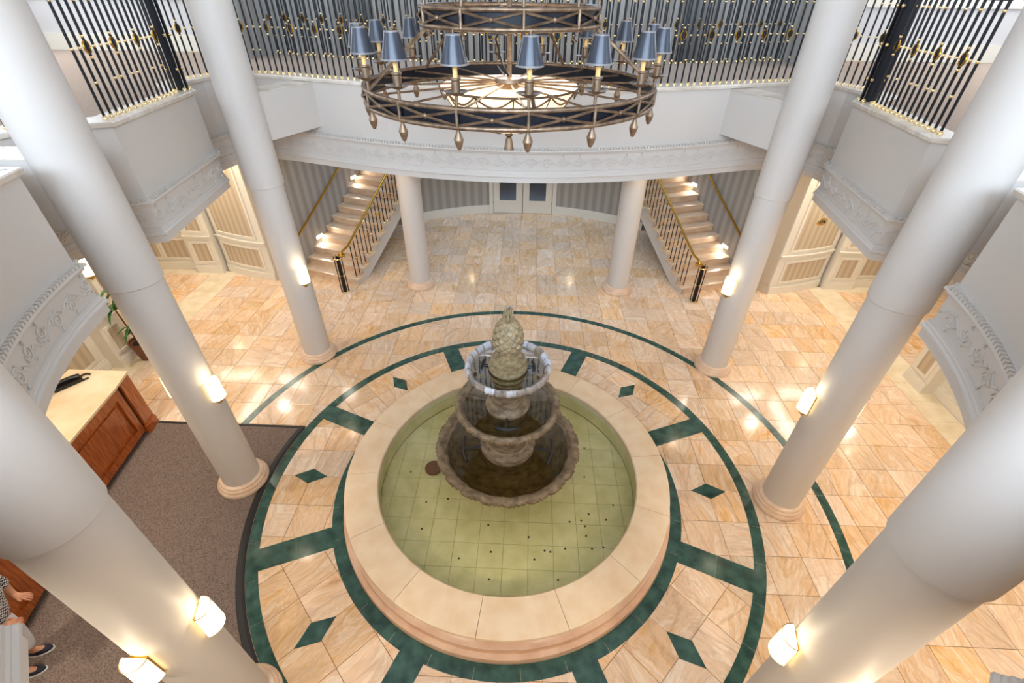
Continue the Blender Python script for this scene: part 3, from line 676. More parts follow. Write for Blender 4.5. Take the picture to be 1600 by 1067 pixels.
# ------------------------------------------------------------------ fountain
ft = thing('fountain', 'three-tier stone fountain topped by a pineapple in a round marble pool', 'fountain', (0, 0, 0))
MB().lathe([(2.30, 0), (2.305, 0.05), (2.295, 0.10), (2.24, 0.115), (2.235, 0.13), (2.235, 0.20), (2.245, 0.205), (2.245, 0.225), (2.20, 0.24), (2.17, 0.26), (2.17, 0.34), (2.19, 0.35), (2.19, 0.375)], 128).build('basin_wall', BASIN, ft, 0.5)
MB().lathe([(1.80, 0.40), (1.81, 0.06)], 96).build('basin_lining', POOLTILE, ft, 0.5)
nC = 14
for k in range(nC):
    a0 = 2 * PI * k / nC + 0.12; a1 = a0 + 2 * PI / nC; gp = 0.0012
    mb = MB(); n = 10; prof = [(1.79, 0.36), (1.785, 0.425), (1.80, 0.44), (2.20, 0.44), (2.225, 0.43), (2.23, 0.40), (2.215, 0.375)]
    mb.lathe(prof, n, a0=a0 + gp, a1=a1 - gp)
    kk = n + 1; e0 = tuple(j * kk for j in range(len(prof))); mb.f.append(e0); mb.f.append(tuple(j * kk + n for j in range(len(prof)))[::-1])
    mb.build('coping_stone', COPING, ft, 0.6)
MB().lathe([(0.001, 0.035), (1.82, 0.035)], 64).build('pool_bed', POOLGROUT, ft)
PT = 0.322; ptm = {}
for ix in range(-6, 6):
    for iy in range(-6, 6):
        P = [(ix * PT + .002 - .01, iy * PT + .002), ((ix + 1) * PT - .002 - .01, iy * PT + .002), ((ix + 1) * PT - .002 - .01, (iy + 1) * PT - .002), (ix * PT + .002 - .01, (iy + 1) * PT - .002)]
        P = clip_circle(P, 1.805, True)
        if len(P) >= 3 and area2(P) > 0.004 and min(math.hypot(*p) for p in P) > 0.05:
            plank(P, 'pool_tile', POOLTILE, 0.05 + random.uniform(0, .0008), ft, 0.014)
MB().lathe([(0.30, 0.30), (1.79, 0.30)], 64).build('pool_water', WATER, ft)
# bowls
def bowl(z, R, depth, stem, lobes, name, material, dep=False):
    def rf(r, zz, a):
        w = max(0.0, min(1.0, (r - R * 0.80) / (R * 0.14)))
        ph = a * lobes / (2 * PI); fr = ph - math.floor(ph)
        lob = 0.016 * abs(math.sin(PI * ph)) + (0.016 * math.cos(5 * 2 * PI * ph) if fr > 0.4 else 0.018 * abs(math.sin(PI * fr / 0.4)))
        return r * (1 + w * (lob - 0.02))
    tw = 0.085 * R / 0.5 if R < 0.6 else 0.11
    prof = [(stem, z - depth), (R * 0.45, z - depth * 0.92), (R * 0.72, z - depth * 0.62), (R * 0.90, z - depth * 0.30), (R * 0.985, z - 0.085), (R, z - 0.05), (R * 0.99, z - 0.015), (R * 0.955, z + 0.002), (R * 0.91, z - 0.008), (R * 0.87, z - 0.035), (R * 0.845, z - 0.075), (R * 0.76, z - depth * 0.5), (R * 0.5, z - depth * 0.72), (stem, z - depth * 0.78)]
    mb = MB().lathe(prof, 240, rf=rf); o = mb.build(name, material, ft, 1.2)
    if dep:
        at = o.data.attributes.new('deposit', 'FLOAT', 'POINT'); vals = []
        rnd = [random.random() for _ in range(lobes)]
        for x, y, zz in mb.v:
            a = math.atan2(y, x) % (2 * PI); ph = a * lobes / (2 * PI); r = math.hypot(x, y); i = int(ph) % lobes; fr = ph - int(ph)
            on = (0.55 + 0.45 * rnd[(i * 7) % lobes]) if (r > R * 0.84 and zz > z - 0.075 and rnd[i] > 0.45 and 0.03 < fr < 0.75 + 0.2 * rnd[(i * 3) % lobes]) else (0.2 if r > R * 0.9 and zz > z - 0.06 else 0.0)
            vals.append(on * 0.95)
        at.data.foreach_set('value', vals)
    MB().lathe([(stem * 0.9, z - 0.075), (R * 0.86, z - 0.075)], 64).build('bowl_water', BOWLWATER, ft)
    return o
MB().lathe([(0.42, 0.03), (0.42, 0.30), (0.36, 0.36), (0.24, 0.42), (0.22, 0.60), (0.30, 0.72)], 48).build('pedestal', STONE, ft, 0.6)
bowl(0.93, 0.965, 0.34, 0.22, 20, 'lower_bowl', STONE)
MB().lathe([(0.36, 0.68), (0.36, 0.86), (0.37, 0.90), (0.36, 0.94), (0.30, 0.97), (0.27, 1.0), (0.26, 1.12), (0.30, 1.26), (0.33, 1.30), (0.2, 1.36), (0.18, 1.50)], 48).build('middle_pedestal', STONE, ft, 0.6)
bowl(1.70, 0.655, 0.26, 0.16, 18, 'middle_bowl', STONE)
MB().lathe([(0.27, 1.50), (0.27, 1.64), (0.28, 1.67), (0.26, 1.71), (0.21, 1.74), (0.20, 1.84), (0.24, 1.98), (0.26, 2.02), (0.15, 2.06), (0.14, 2.15)], 48).build('upper_pedestal', STONE, ft, 0.6)
bowl(2.31, 0.505, 0.22, 0.13, 24, 'upper_bowl', DEPOSIT, True)
MB().lathe([(0.235, 2.13), (0.235, 2.20), (0.210, 2.21), (0.210, 2.245), (0.232, 2.26), (0.236, 2.285), (0.225, 2.31), (0.188, 2.315), (0.188, 2.345), (0.205, 2.355), (0.205, 2.38), (0.152, 2.39), (0.152, 2.42), (0.165, 2.43), (0.16, 2.45), (0.12, 2.46), (0.12, 2.54)], 40).build('finial_base', PINE, ft, 0.6)
pb = MB(); nu, nv = 160, 80; vs = []
for j in range(nv + 1):
    v = j / nv; zc = 2.48 + 0.44 * v; rb = 0.160 * math.sin(PI * (0.14 + 0.78 * v)) ** 0.55
    for i in range(nu):
        a = 2 * PI * i / nu; p = 9 * a + v * 28.0; q = 9 * a - v * 28.0
        bmp = abs(math.cos(p / 2) * math.cos(q / 2)) if True else 0; e = min(abs(math.sin(p / 2)), abs(math.sin(q / 2)))
        rr = rb * (1 + 0.15 * min(1, e * 1.5) ** 0.7); vs.append((rr * math.cos(a), rr * math.sin(a), zc))
fs = [(j * nu + i, j * nu + (i + 1) % nu, (j + 1) * nu + (i + 1) % nu, (j + 1) * nu + i) for j in range(nv) for i in range(nu)]
fs.append(tuple(nv * nu + i for i in range(nu))); pb.add(vs, fs); pine = pb.build('pineapple', PINE, ft, 1.0)
for ring, (rr, z0, h, cnt, tilt) in enumerate(((0.04, 2.90, 0.08, 7, 0.026), (0.035, 2.94, 0.09, 6, 0.018), (0.02, 3.0, 0.09, 5, 0.012))):
    for k in range(cnt):
        a = 2 * PI * k / cnt + ring * 0.5; c, s = math.cos(a), math.sin(a)
        MB().tube([(rr * c, rr * s, z0), ((rr + tilt * .6) * c, (rr + tilt * .6) * s, z0 + h * 0.55), ((rr + tilt * 1.3) * c, (rr + tilt * 1.3) * s, z0 + h)], [0.024, 0.018, 0.004], 6).build('crown_leaf', PINE, pine)
MB().tube([(0, 0, 2.85), (0, 0, 3.06), (0.02, 0, 3.10), (0.05, -0.02, 3.085)], 0.012, 6).build('water_nozzle', CHROME, ft)
for z, R, angs in ((2.225, 0.31, (175, 5)), (1.62, 0.42, (270,)), (0.855, 0.60, (190, -10))):
    for a in angs:
        a = math.radians(a); w = 0.32 if R < 0.5 else 0.36
        MB().tube([(R * math.cos(a + w * (i / 4 - 1)), R * math.sin(a + w * (i / 4 - 1)), z + 0.02) for i in range(9)], 0.019, 6).build('spray_pipe', HOSE, ft)
        MB().tube([(R * math.cos(a), R * math.sin(a), z + 0.02), (R * .72 * math.cos(a), R * .72 * math.sin(a), z + 0.03), (R * .55 * math.cos(a), R * .55 * math.sin(a), z + 0.07)], 0.015, 6).build('feed_pipe', HOSE, ft)
MB().lathe([(0.12, 0.05), (0.125, 0.085), (0.115, 0.10), (0.001, 0.104)], 32).build('drain_cover', TERRA, ft, 0.6, (-1.12, 0.17, 0.0))
coin = MB().lathe([(0.001, 0.004), (0.013, 0.004), (0.014, 0.0), (0.001, 0.0)], 10).mesh('coin', COPPER)
CO = [(700, 779), (913, 700), (913, 745), (920, 803), (908, 813), (890, 815), (914, 822), (958, 789), (826, 839), (851, 860), (860, 862), (835, 874), (883, 857), (916, 837), (925, 857), (943, 855), (872, 906), (767, 862), (717, 872), (763, 820), (659, 826), (666, 784), (642, 737), (764, 905), (947, 812)]
def floor_pt(px, py, z):
    d = CX * ((px - 800) / FPX) - CU * ((py - 533.5) / FPX) + CF; k = (z - CAM.z) / d.z; return CAM.x + d.x * k, CAM.y + d.y * k
for i, (px, py) in enumerate(CO):
    x, y = floor_pt(px, py, 0.055)
    if math.hypot(x, y) < 1.74: tag(put('coin', coin, None, (x, y, 0.0515)), 'small dark coin lying on the pool floor of the fountain', 'coin', 'coins in the fountain pool')

# ------------------------------------------------------------------ chandelier
ch = thing('chandelier', 'two-tier bronze ring chandelier with slate blue shades hanging over the fountain', 'chandelier', (0, 0, 0))
ZL, RLw = 5.215, 1.115
TH0 = -PI / 2 + math.radians(8.5)
def ring_set(z1, h, R, cnt, th0, tier):
    bd = MB().lathe([(R - 0.008, z1), (R, z1), (R, z1 - h), (R - 0.008, z1 - h), (R - 0.008, z1)], 96).build(tier + '_band', NAVY, ch, 0.5)
    for z, r_ in ((z1, 0.016), (z1 - h, 0.016)): MB().tube([((R + 0.004) * math.cos(2 * PI * i / 96), (R + 0.004) * math.sin(2 * PI * i / 96), z) for i in range(96)], r_, 8, True).build(tier + '_hoop', BRONZE, ch, 0.8)
    for k in range(cnt):
        a = th0 + 2 * PI * k / cnt; a2 = th0 + 2 * PI * (k + 1) / cnt; Rr = R + 0.014
        P = lambda aa, z: (Rr * math.cos(aa), Rr * math.sin(aa), z)
        MB().tube([P(a, z1), P(a, z1 - h)], 0.011, 6).build('upright', BRONZE, bd)
        for zA, zB in ((z1 - 0.012, z1 - h + 0.012), (z1 - h + 0.012, z1 - 0.012)):
            MB().tube([P(a + (a2 - a) * i / 6, zA + (zB - zA) * i / 6) for i in range(7)], 0.0085, 5).build('cross_strap', BRONZE, bd)
        MB().ball(P((a + a2) / 2, z1 - h / 2), 0.017, 8, 6).build('stud', BRONZE, bd, 1.0)
    return bd
lower = ring_set(ZL, 0.105, RLw, 16, TH0, 'lower')
upper = ring_set(5.695, 0.105, 0.645, 10, -PI / 2 + 0.18, 'upper')
fin_m = MB().lathe([(0.001, -0.125), (0.012, -0.12), (0.024, -0.09), (0.028, -0.07), (0.032, -0.062), (0.027, -0.05), (0.018, -0.028), (0.012, -0.01), (0.012, 0.0)], 12).mesh('acorn_finial', BRONZE, 0.8)
arm_m = MB().lathe([(0.013, 0.0), (0.013, 0.11), (0.03, 0.115), (0.06, 0.135), (0.06, 0.14), (0.034, 0.142), (0.034, 0.235), (0.042, 0.245), (0.042, 0.26), (0.02, 0.262)], 16).mesh('lamp_cup', BRONZE, 0.6)
pan_m = MB().lathe([(0.03, 0.118), (0.07, 0.132), (0.095, 0.150), (0.102, 0.152), (0.07, 0.140), (0.035, 0.135)], 20).mesh('drip_pan', BRONZE, 0.6)
can_m = MB().lathe([(0.019, 0.26), (0.019, 0.40), (0.001, 0.40)], 10).mesh('candle_sleeve', CANDLE, 0.6)
shd_m = MB().lathe([(0.105, 0.365), (0.056, 0.592), (0.054, 0.592), (0.103, 0.365), (0.105, 0.365)], 24).mesh('lamp_shade', SHADE, 0.6)
shr_m = MB().lathe([(0.1075, 0.362), (0.1045, 0.377), (0.102, 0.377), (0.1035, 0.362), (0.1075, 0.362)], 24).mesh('shade_hem', SHADETRIM, 0.6)
sht_m = MB().lathe([(0.0585, 0.585), (0.0565, 0.596), (0.053, 0.596), (0.054, 0.585)], 24).mesh('shade_collar', SHADETRIM, 0.6)
shf_m = MB().tube([(0, 0, 0.585), (0, 0, 0.625)], 0.006, 6).mesh('shade_finial', BRONZE)
for me_ in (arm_m, pan_m, can_m, shd_m, shr_m, sht_m, shf_m):
    for v_ in me_.vertices: v_.co.x *= 0.77; v_.co.y *= 0.77; v_.co.z *= 0.64
for k in range(16):
    a = TH0 + 2 * PI * k / 16; c, s = math.cos(a), math.sin(a)
    put('acorn_finial', fin_m, ch, (RLw * c, RLw * s, ZL - 0.115))
    t = put('candle_lamp', arm_m, ch, (RLw * c, RLw * s, ZL)); put('drip_pan', pan_m, t); put('candle_sleeve', can_m, t)
    sh = put('lamp_shade', shd_m, t); put('shade_hem', shr_m, t); put('shade_collar', sht_m, t); put('shade_finial', shf_m, t)
    a2 = TH0 + 2 * PI * (k + 0.5) / 16
    MB().tube([((RLw - 0.01) * math.cos(a), (RLw - 0.01) * math.sin(a), ZL - 0.02), (0.1 * c, 0.1 * s, ZL - 0.005)], 0.0075, 5).build('spoke', BRONZE, ch)
MB().lathe([(0.001, ZL + 0.03), (0.11, ZL + 0.028), (0.115, ZL + 0.0), (0.10, ZL - 0.03), (0.07, ZL - 0.05), (0.001, ZL - 0.055)], 32).build('hub', BRONZE, ch, 0.6)
BWP = [(0.545, ZL - 0.03), (0.50, ZL - 0.10), (0.41, ZL - 0.235), (0.30, ZL - 0.31), (0.16, ZL - 0.35), (0.03, ZL - 0.36)]
bw = MB().lathe(BWP + [(r_, z_ + 0.006) for r_, z_ in BWP[::-1]], 64).build('fabric_bowl', BOWLLIT, ch, 0.6)
MB().tube([(0.55 * math.cos(2 * PI * i / 64), 0.55 * math.sin(2 * PI * i / 64), ZL - 0.03) for i in range(64)], 0.008, 6, True).build('bowl_hoop', BRONZE, bw)
for k in range(12):
    a = 2 * PI * k / 12 + 0.1; a2 = a + 2 * PI / 12
    MB().tube([((0.555 - 0.03 * math.sin(PI * i / 8)) * math.cos(a + (a2 - a) * i / 8), (0.555 - 0.03 * math.sin(PI * i / 8)) * math.sin(a + (a2 - a) * i / 8), ZL - 0.035 - 0.065 * math.sin(PI * i / 8)) for i in range(9)], 0.007, 5).build('swag', BRONZE, bw)
    MB().tube([((r_ + 0.006) * math.cos(a), (r_ + 0.006) * math.sin(a), z_ - 0.002) for r_, z_ in BWP], 0.0055, 4).build('bowl_rib', BRONZE, bw)
MB().lathe([(0.012, 4.87), (0.014, 4.84), (0.030, 4.83), (0.032, 4.815), (0.020, 4.80), (0.027, 4.785), (0.042, 4.70), (0.001, 4.698)], 14).build('tassel', BRONZE, ch, 0.7)
for k in range(10):
    a = -PI / 2 + 0.18 + 2 * PI * k / 10; c, s = math.cos(a), math.sin(a)
    if k % 2 == 0: MB().tube([(0.645 * c, 0.645 * s, 5.575), (0.84 * c, 0.84 * s, 5.43), (1.10 * c, 1.10 * s, 5.225)], 0.013, 6).build('strut', BRONZE, ch)
    MB().tube([(0.645 * c, 0.645 * s, 5.575), (0.645 * c, 0.645 * s, 5.56), (0.61 * c, 0.61 * s, 5.535), (0.65 * c, 0.65 * s, 5.52)], 0.007, 5).build('scroll_hook', BRONZE, ch)
    MB().tube([(0.63 * c, 0.63 * s, 5.68), (0.05 * c, 0.05 * s, 5.68)], 0.008, 5).build('spoke', BRONZE, ch)
    t = put('candle_lamp', arm_m, ch, (0.645 * c, 0.645 * s, 5.695)); put('drip_pan', pan_m, t); put('candle_sleeve', can_m, t); put('lamp_shade', shd_m, t); put('shade_hem', shr_m, t); put('shade_collar', sht_m, t)
MB().tube([(0, 0, 5.2), (0, 0, 9.5)], 0.02, 8).build('stem', BRONZE, ch)
MB().tube([(0.02, 0, 5.7), (-0.10, -0.04, 5.5), (-0.05, -0.06, 5.34), (0.0, -0.05, 5.26)], 0.008, 6).build('cord', HOSE, ch)
l = bpy.data.lights.new('bowl_glow', 'POINT'); l.energy = 10; l.color = (1, 0.82, 0.6); l.shadow_soft_size = 0.15
o = bpy.data.objects.new('bowl_glow', l); COL.objects.link(o); o.location = (0, 0, ZL + 0.12); o.parent = ch

# ------------------------------------------------------------------ railings
H = 1.10
bar_m = MB().lathe([(0.0135, 0.0), (0.0135, H)], 6).mesh('baluster', BLACKIRON, 1.5)
foot_g = [(0.026, 0.0), (0.027, 0.016), (0.020, 0.030), (0.0125, 0.036), (0.0118, 0.04)]
def coll(z): return [(0.0118, z - 0.014), (0.0155, z - 0.006), (0.017, z), (0.0155, z + 0.006), (0.0118, z + 0.014)]
def gold_mesh(zs):
    mb = MB().lathe(foot_g, 8)
    for z in zs: mb.lathe(coll(z), 8)
    return mb.mesh('gold_collars', GOLD, 0.9)
gold = [gold_mesh((0.32, 0.62, 1.0)), gold_mesh((0.32, 0.62)), gold_mesh((0.62, 1.0)), gold_mesh((0.53, 0.71))]
md = MB()
md.tube([(0.044 * math.cos(2 * PI * i / 16), 0.0, 0.62 + 0.056 * math.sin(2 * PI * i / 16)) for i in range(16)], 0.010, 6, True)
med_m = md.mesh('medallion', BRASS, 1.0)
med_b = MB().lathe([(0.001, -0.006), (0.040, -0.006), (0.040, 0.006), (0.001, 0.006)], 14); med_b.v = [(x, z, 0.62 + y * 1.2) for x, y, z in med_b.v]; med_bm = med_b.mesh('medallion_field', BLACKIRON)
new_m = MB().box((0, 0, H / 2), (0.05, 0.05, H)).mesh('newel_post', BLACKIRON)
new_b = MB().box((0, 0, H / 2), (0.03, 0.03, H)).mesh('newel_bar', BLACKIRON); new_f = MB().lathe(foot_g, 8).mesh('newel_foot', GOLD, 0.9)
new_d = [MB().ball((0, 0, z), 0.02, 8, 6).mesh('newel_bead', GOLD, 0.9) for z in (0.25, 0.62, 1.0)]
def railing(path, label, start=0.06, pitch=0.113, newels=(), z0=ZT, name='railing', skip=None):
    A = Arc(path); x, y, _, _ = A.at(A.len / 2); t = thing(name, label, 'railing', (0, 0, z0), 0, 'black and gold balcony railings'); u = start; i = 0
    while u < A.len - 0.02:
        x, y, tx, ty = A.at(u); a = math.atan2(ty, tx)
        if not (skip and skip(x, y)):
            b = put('baluster', bar_m, t, (x, y, 0), a); m4 = i % 4
            put('gold_collars', gold[3] if m4 == 0 else gold[(i // 4 + m4) % 3], b)['kind'] = 'stuff'
            if m4 == 0: put('medallion', med_m, b); put('medallion_field', med_bm, b)
        u += pitch; i += 1
    hr = MB().tube([(p[0], p[1], H + 0.02) for p in path], 0.028, 8).build('handrail', BRASS, t, 0.9)
    MB().tube([(p[0], p[1], H - 0.015) for p in path], 0.014, 4).build('top_bar', BLACKIRON, t)
    for (x, y, a) in newels:
        n = put('newel_post', new_m, t, (x, y, 0), a)
        for q in ((-.055, -.055), (.055, -.055), (.055, .055), (-.055, .055)):
            put('newel_bar', new_b, n, (q[0], q[1], 0)); put('newel_foot', new_f, n, (q[0] * 1.3, q[1] * 1.3, 0))
            for d_ in new_d: put('newel_bead', d_, n, (q[0] * 1.3, q[1] * 1.3, 0))
    return t
def resample(P, step=0.12):
    A = Arc(P); n = max(2, int(A.len / step)); return [A.at(A.len * i / n)[:2] for i in range(n + 1)]
def left_part(P, d=-0.09): return offset(sc2(P), d)
farP = offset([(-x, y) for x, y in sc2(FAR)][::-1][:-1] + sc2(FAR), -0.09)
railing(farP, 'black and gold railing along the far curved balcony behind the chandelier', 0.03)
for s, q in ((-1, 'left'), (1, 'right')):
    P = offset(sc2([(-.842, .545)] + AB + [NB[0]]), -0.09); P = P[1:-1]; P[0] = (P[0][0] - 0.02, P[0][1] - 0.02)
    Q = [(-s * x, y) for x, y in P]
    a = math.atan2(Q[1][1] - Q[0][1], Q[1][0] - Q[0][0])
    railing(Q, 'black and gold railing on the %s side balcony with a clustered newel post' % q, 0.16, 0.113, [(Q[0][0], Q[0][1], a)])
    P = offset(sc2([AB[-1]] + NB + [BC[0]]), -0.10)[1:-1]; Q = [(-s * x, y) for x, y in P]
    railing(Q, 'black and gold railing bending round the recess behind the middle %s column' % q, 0.05, 0.113)
P2 = [(x, y - 0.08) for x, y in sw]
railing(resample(P2, 0.5), 'second black and gold railing at the stairwell, behind the far balcony railing', 0.05, 0.113)

# ------------------------------------------------------------------ stairs
RISE, GO, WID = 0.165, 0.288, 1.62
tA = math.atan2(0.947, 0.32)
for s, q in ((-1, 'left'), (1, 'right')):
    tx, ty = (0.32 if s < 0 else -0.32), 0.947; nx, ny = (-0.947 if s < 0 else 0.947), 0.32      # up the flight, towards the wall
    ox, oy = s * 3.92, 5.54
    st = thing('staircase', 'pale marble staircase rising on the %s with white stringer' % q, 'staircase', (ox, oy, 0), 0)
    def pt(u, v, z): return (u * tx + v * nx, u * ty + v * ny, z)
    def sbox(u0, u1, v0, v1, z0, z1, name, material, parent, bev=False):
        mb = MB(); vs = [pt(u, v, z) for z in (z0, z1) for u, v in ((u0, v0), (u1, v0), (u1, v1), (u0, v1))]
        mb.add(vs, [(3, 2, 1, 0), (4, 5, 6, 7), (0, 1, 5, 4), (1, 2, 6, 5), (2, 3, 7, 6), (3, 0, 4, 7)]); return mb.build(name, material, parent)
    NS = 12
    for k in range(NS):
        u = k * GO
        sbox(u, u + 0.02, 0.0, WID, k * RISE, (k + 1) * RISE - 0.03, 'riser', STEP, st)
        sbox(u - 0.03, u + GO + 0.01, -0.05, WID, (k + 1) * RISE - 0.03, (k + 1) * RISE, 'tread', STEP, st)
    sg = MB(); top = []; 
    poly = [(-0.02, 0.0)]
    for k in range(NS): poly += [(k * GO, k * RISE), (k * GO, (k + 1) * RISE - 0.031)]
    poly += [(NS * GO, NS * RISE - 0.031), (NS * GO, NS * RISE - 0.40), (0.50, 0.02), (0.42, 0.0)]
    n = len(poly); vs = [pt(u, -0.01, z) for u, z in poly] + [pt(u, 0.03, z) for u, z in poly]
    sg.add(vs, [(i, (i + 1) % n, n + (i + 1) % n, n + i) for i in range(n)] + [tuple(range(n))[::-1], tuple(range(n, 2 * n))]); sg.build('stringer', PAINT, st)
    un = MB(); un.add([pt(0.5, 0.0, 0.03), pt(0.5, WID, 0.03), pt(NS * GO, WID, NS * RISE - 0.38), pt(NS * GO, 0, NS * RISE - 0.38)], [(0, 1, 2, 3)]); un.build('underside', PAINT, st)
    # outer wall of the flight
    wl = line_map(*(((s * 3.92 + pt(-0.15, WID, 0)[0], 5.54 + pt(-0.15, WID, 0)[1]), (s * 3.92 + pt(4.6, WID, 0)[0], 5.54 + pt(4.6, WID, 0)[1])) if s > 0 else ((s * 3.92 + pt(4.6, WID, 0)[0], 5.54 + pt(4.6, WID, 0)[1]), (s * 3.92 + pt(-0.15, WID, 0)[0], 5.54 + pt(-0.15, WID, 0)[1]))))
    struct(wpart('wall_%s_stair' % q, wl[0], 0, wl[1], 0, 9.4, -0.12, 0.0, PAPERDIM, None, 1), 'grey striped wallpaper wall along the %s stairs' % q)
    # balustrade
    rl = thing('stair_railing', 'black and gold stair railing with brass handrail on the %s stairs' % q, 'railing', (ox, oy, 0), 0, 'stair railings')
    sb_m = MB().lathe([(0.0125, 0.0), (0.0125, 0.86)], 6).mesh('baluster', BLACKIRON, 1.5)
    sg_m = [MB().lathe(foot_g, 8).lathe(coll(z_), 8).mesh('gold_collars', GOLD, 0.9) for z_ in (0.30, 0.45, 0.60)]
    i = 0
    for k in range(NS):
        for f in (0.25, 0.75):
            u = (k + f) * GO; b = put('baluster', sb_m, rl, pt(u, 0.05, (k + 1) * RISE), tA); put('gold_collars', sg_m[i % 3], b)['kind'] = 'stuff'
            b.scale = (1, 1, (0.86 + (f - 0.5) * RISE) / 0.86)
            if i % 4 == 1: mm = put('medallion', med_m, b, (0, 0, -0.17)); 
            i += 1
    hz = lambda u: RISE * (u / GO + 1) + 0.86
    MB().tube([pt(-0.30, 0.02, 0.94), pt(-0.24, 0.04, 1.0), pt(0.0, 0.05, hz(0.0)), pt(NS * GO, 0.05, hz(NS * GO))], 0.026, 8).build('handrail', BRASS, rl, 0.9)
    MB().tube([pt(-0.30 + 0.07 * math.cos(a_), 0.02 + 0.07 * math.sin(a_), 0.94) for a_ in [i_ * 0.5 for i_ in range(13)]], 0.022, 6).build('volute', BRASS, rl)
    npst = MB().box((0, 0, 0.46), (0.06, 0.06, 0.92)).build('newel_post', BLACKIRON, rl, None, pt(-0.36, 0.09, 0))
    nbar = MB().lathe([(0.0105, 0), (0.0105, 0.93)], 6).mesh('newel_bar', BLACKIRON, 1.5); nfoot = MB().lathe(foot_g, 6).mesh('newel_foot', GOLD, 0.9); nbd = MB().ball((0, 0, 0.46), 0.019, 6, 4).mesh('newel_bead', GOLD, 0.9)
    for j in range(8):
        p_ = (0.085 * math.cos(2 * PI * j / 8), 0.085 * math.sin(2 * PI * j / 8), 0)
        for nm_, m_ in (('newel_bar', nbar), ('newel_foot', nfoot), ('newel_bead', nbd)): put(nm_, m_, npst, p_)
    MB().tube([(0.09 * math.cos(2 * PI * j / 16), 0.09 * math.sin(2 * PI * j / 16), 0.88) for j in range(16)], 0.016, 6, True).build('newel_ring', GOLD, npst, 0.9)
    # wall handrail and step lights
    wr = thing('wall_handrail', 'round brass handrail fixed to the wall of the %s stairs' % q, 'handrail', (ox, oy, 0), 0)
    MB().tube([pt(0.0, WID - 0.08, 0.95), pt(NS * GO, WID - 0.08, 0.95 + NS * RISE)], 0.026, 8).build('rail', BRASS, wr, 0.9)
    for u in (0.4, 1.7, 3.0): MB().tube([pt(u, WID - 0.002, 0.86 + u / GO * RISE), pt(u, WID - 0.08, 0.95 + u / GO * RISE)], 0.012, 6).build('bracket', BRONZE, wr)
    for k, (u, w_) in enumerate(((0.80, 'low'), (2.55, 'high'))):
        z = (int(u / GO) + 1) * RISE + 0.17; t = thing('step_light', 'small bright step light %s on the %s stair wall' % (w_, q), 'step light', (ox + pt(u, WID - 0.002, 0)[0], oy + pt(u, WID - 0.002, 0)[1], z), math.atan2(-ny, -nx), 'stair wall step lights')
        MB().box((0.008, 0, 0), (0.016, 0.24, 0.10)).build('housing', TRIM, t); MB().box((0.018, 0, 0), (0.006, 0.20, 0.06)).build('lens', LEDLIT, t)
        l = bpy.data.lights.new('step_glow', 'AREA'); l.shape = 'RECTANGLE'; l.size = 0.2; l.size_y = 0.05; l.energy = 5; l.color = (1, 0.92, 0.8)
        o = bpy.data.objects.new('step_glow', l); COL.objects.link(o); o.location = (0.03, 0, 0); o.rotation_euler = (0, -PI / 2 + 0.6, 0); o.parent = t

# ------------------------------------------------------------------ carpet, desk, telephone
aC = math.asin(0.93 / R2o); n = 40; a0 = PI - aC; a1 = math.radians(250); R = R2o + 0.005
edge = [(R * math.cos(a0 + (a1 - a0) * i / n), R * math.sin(a0 + (a1 - a0) * i / n)) for i in range(n + 1)]
cp = thing('carpet', 'taupe carpet between the reception desk and the fountain ring', 'carpet', (0, 0, 0))
poly = [(-7.58, 0.93)] + [(-7.58, -8.9), (-1.3, -8.9)] + edge[::-1]
mb = MB(); zc = 0.010; tr = tessellate_polygon([[Vector((x, y, zc)) for x, y in poly]])
fs = [(a, b, c) if (Vector(poly[b]) - Vector(poly[a])).cross(Vector(poly[c]) - Vector(poly[a])) > 0 else (a, c, b) for a, b, c in tr]; k = len(poly)
mb.add([(x, y, zc) for x, y in poly] + [(x, y, 0.001) for x, y in poly], fs + [(i, (i + 1) % k, k + (i + 1) % k, k + i) for i in range(k)]); mb.build('carpet_pile', CARPET, cp)
sweep(edge[::1], [(-0.10, 0.010), (-0.09, 0.026), (-0.03, 0.030), (-0.002, 0.022), (0.0, 0.003)], 'rubber_edging', RUBBER, cp)
mb = MB(); mb.box((-4.62, 0.935, 0.010), (2.46, 0.035, 0.018)); mb.build('carpet_bar', RUBBER, cp)

DF = [(-5.93, 0.96), (-5.86, 0.60), (-5.82, 0.30), (-5.78, 0.0), (-5.73, -0.35), (-5.66, -0.75), (-5.57, -1.15), (-5.47, -1.55), (-5.37, -1.95), (-5.27, -2.35), (-5.17, -2.75), (-5.07, -3.15)]
DF = DF[::-1]                               # travel towards +y: the carpet side lies to the right
top = MB(); back = [(-6.80, 0.96), (-6.72, -0.35), (-6.45, -1.95), (-6.1, -3.15)]
ctp = thing('countertop', 'curved cream stone countertop on the reception desk', 'countertop', (0, 0, 0))
P = [(x, y) for x, y in offset(DF, -0.05)] + back
P[11] = (-5.90, 1.0); P[12] = (-6.82, 1.0); top.prism(P if area2(P) > 0 else P[::-1], 1.035, 1.07); top.build('slab', COUNTER, ctp)
dk = thing('reception_desk', 'curved cherry wood reception desk with recessed panels', 'desk', (0, 0, 0))
body = MB(); P = [(x, y) for x, y in offset(DF, 0.03)] + [(x + 0.05, y - (0.02 if y > 0 else 0)) for x, y in back]; body.prism(P if area2(P) > 0 else P[::-1], 0.09, 1.034); body.build('body', WOOD, dk)
kick = MB(); P = [(x, y) for x, y in offset(DF, 0.09)] + [(x + 0.06, y - 0.03) for x, y in back]; kick.prism(P if area2(P) > 0 else P[::-1], 0.012, 0.09); kick.build('toe_kick', DARKWOOD, dk)
AD = Arc(DF)
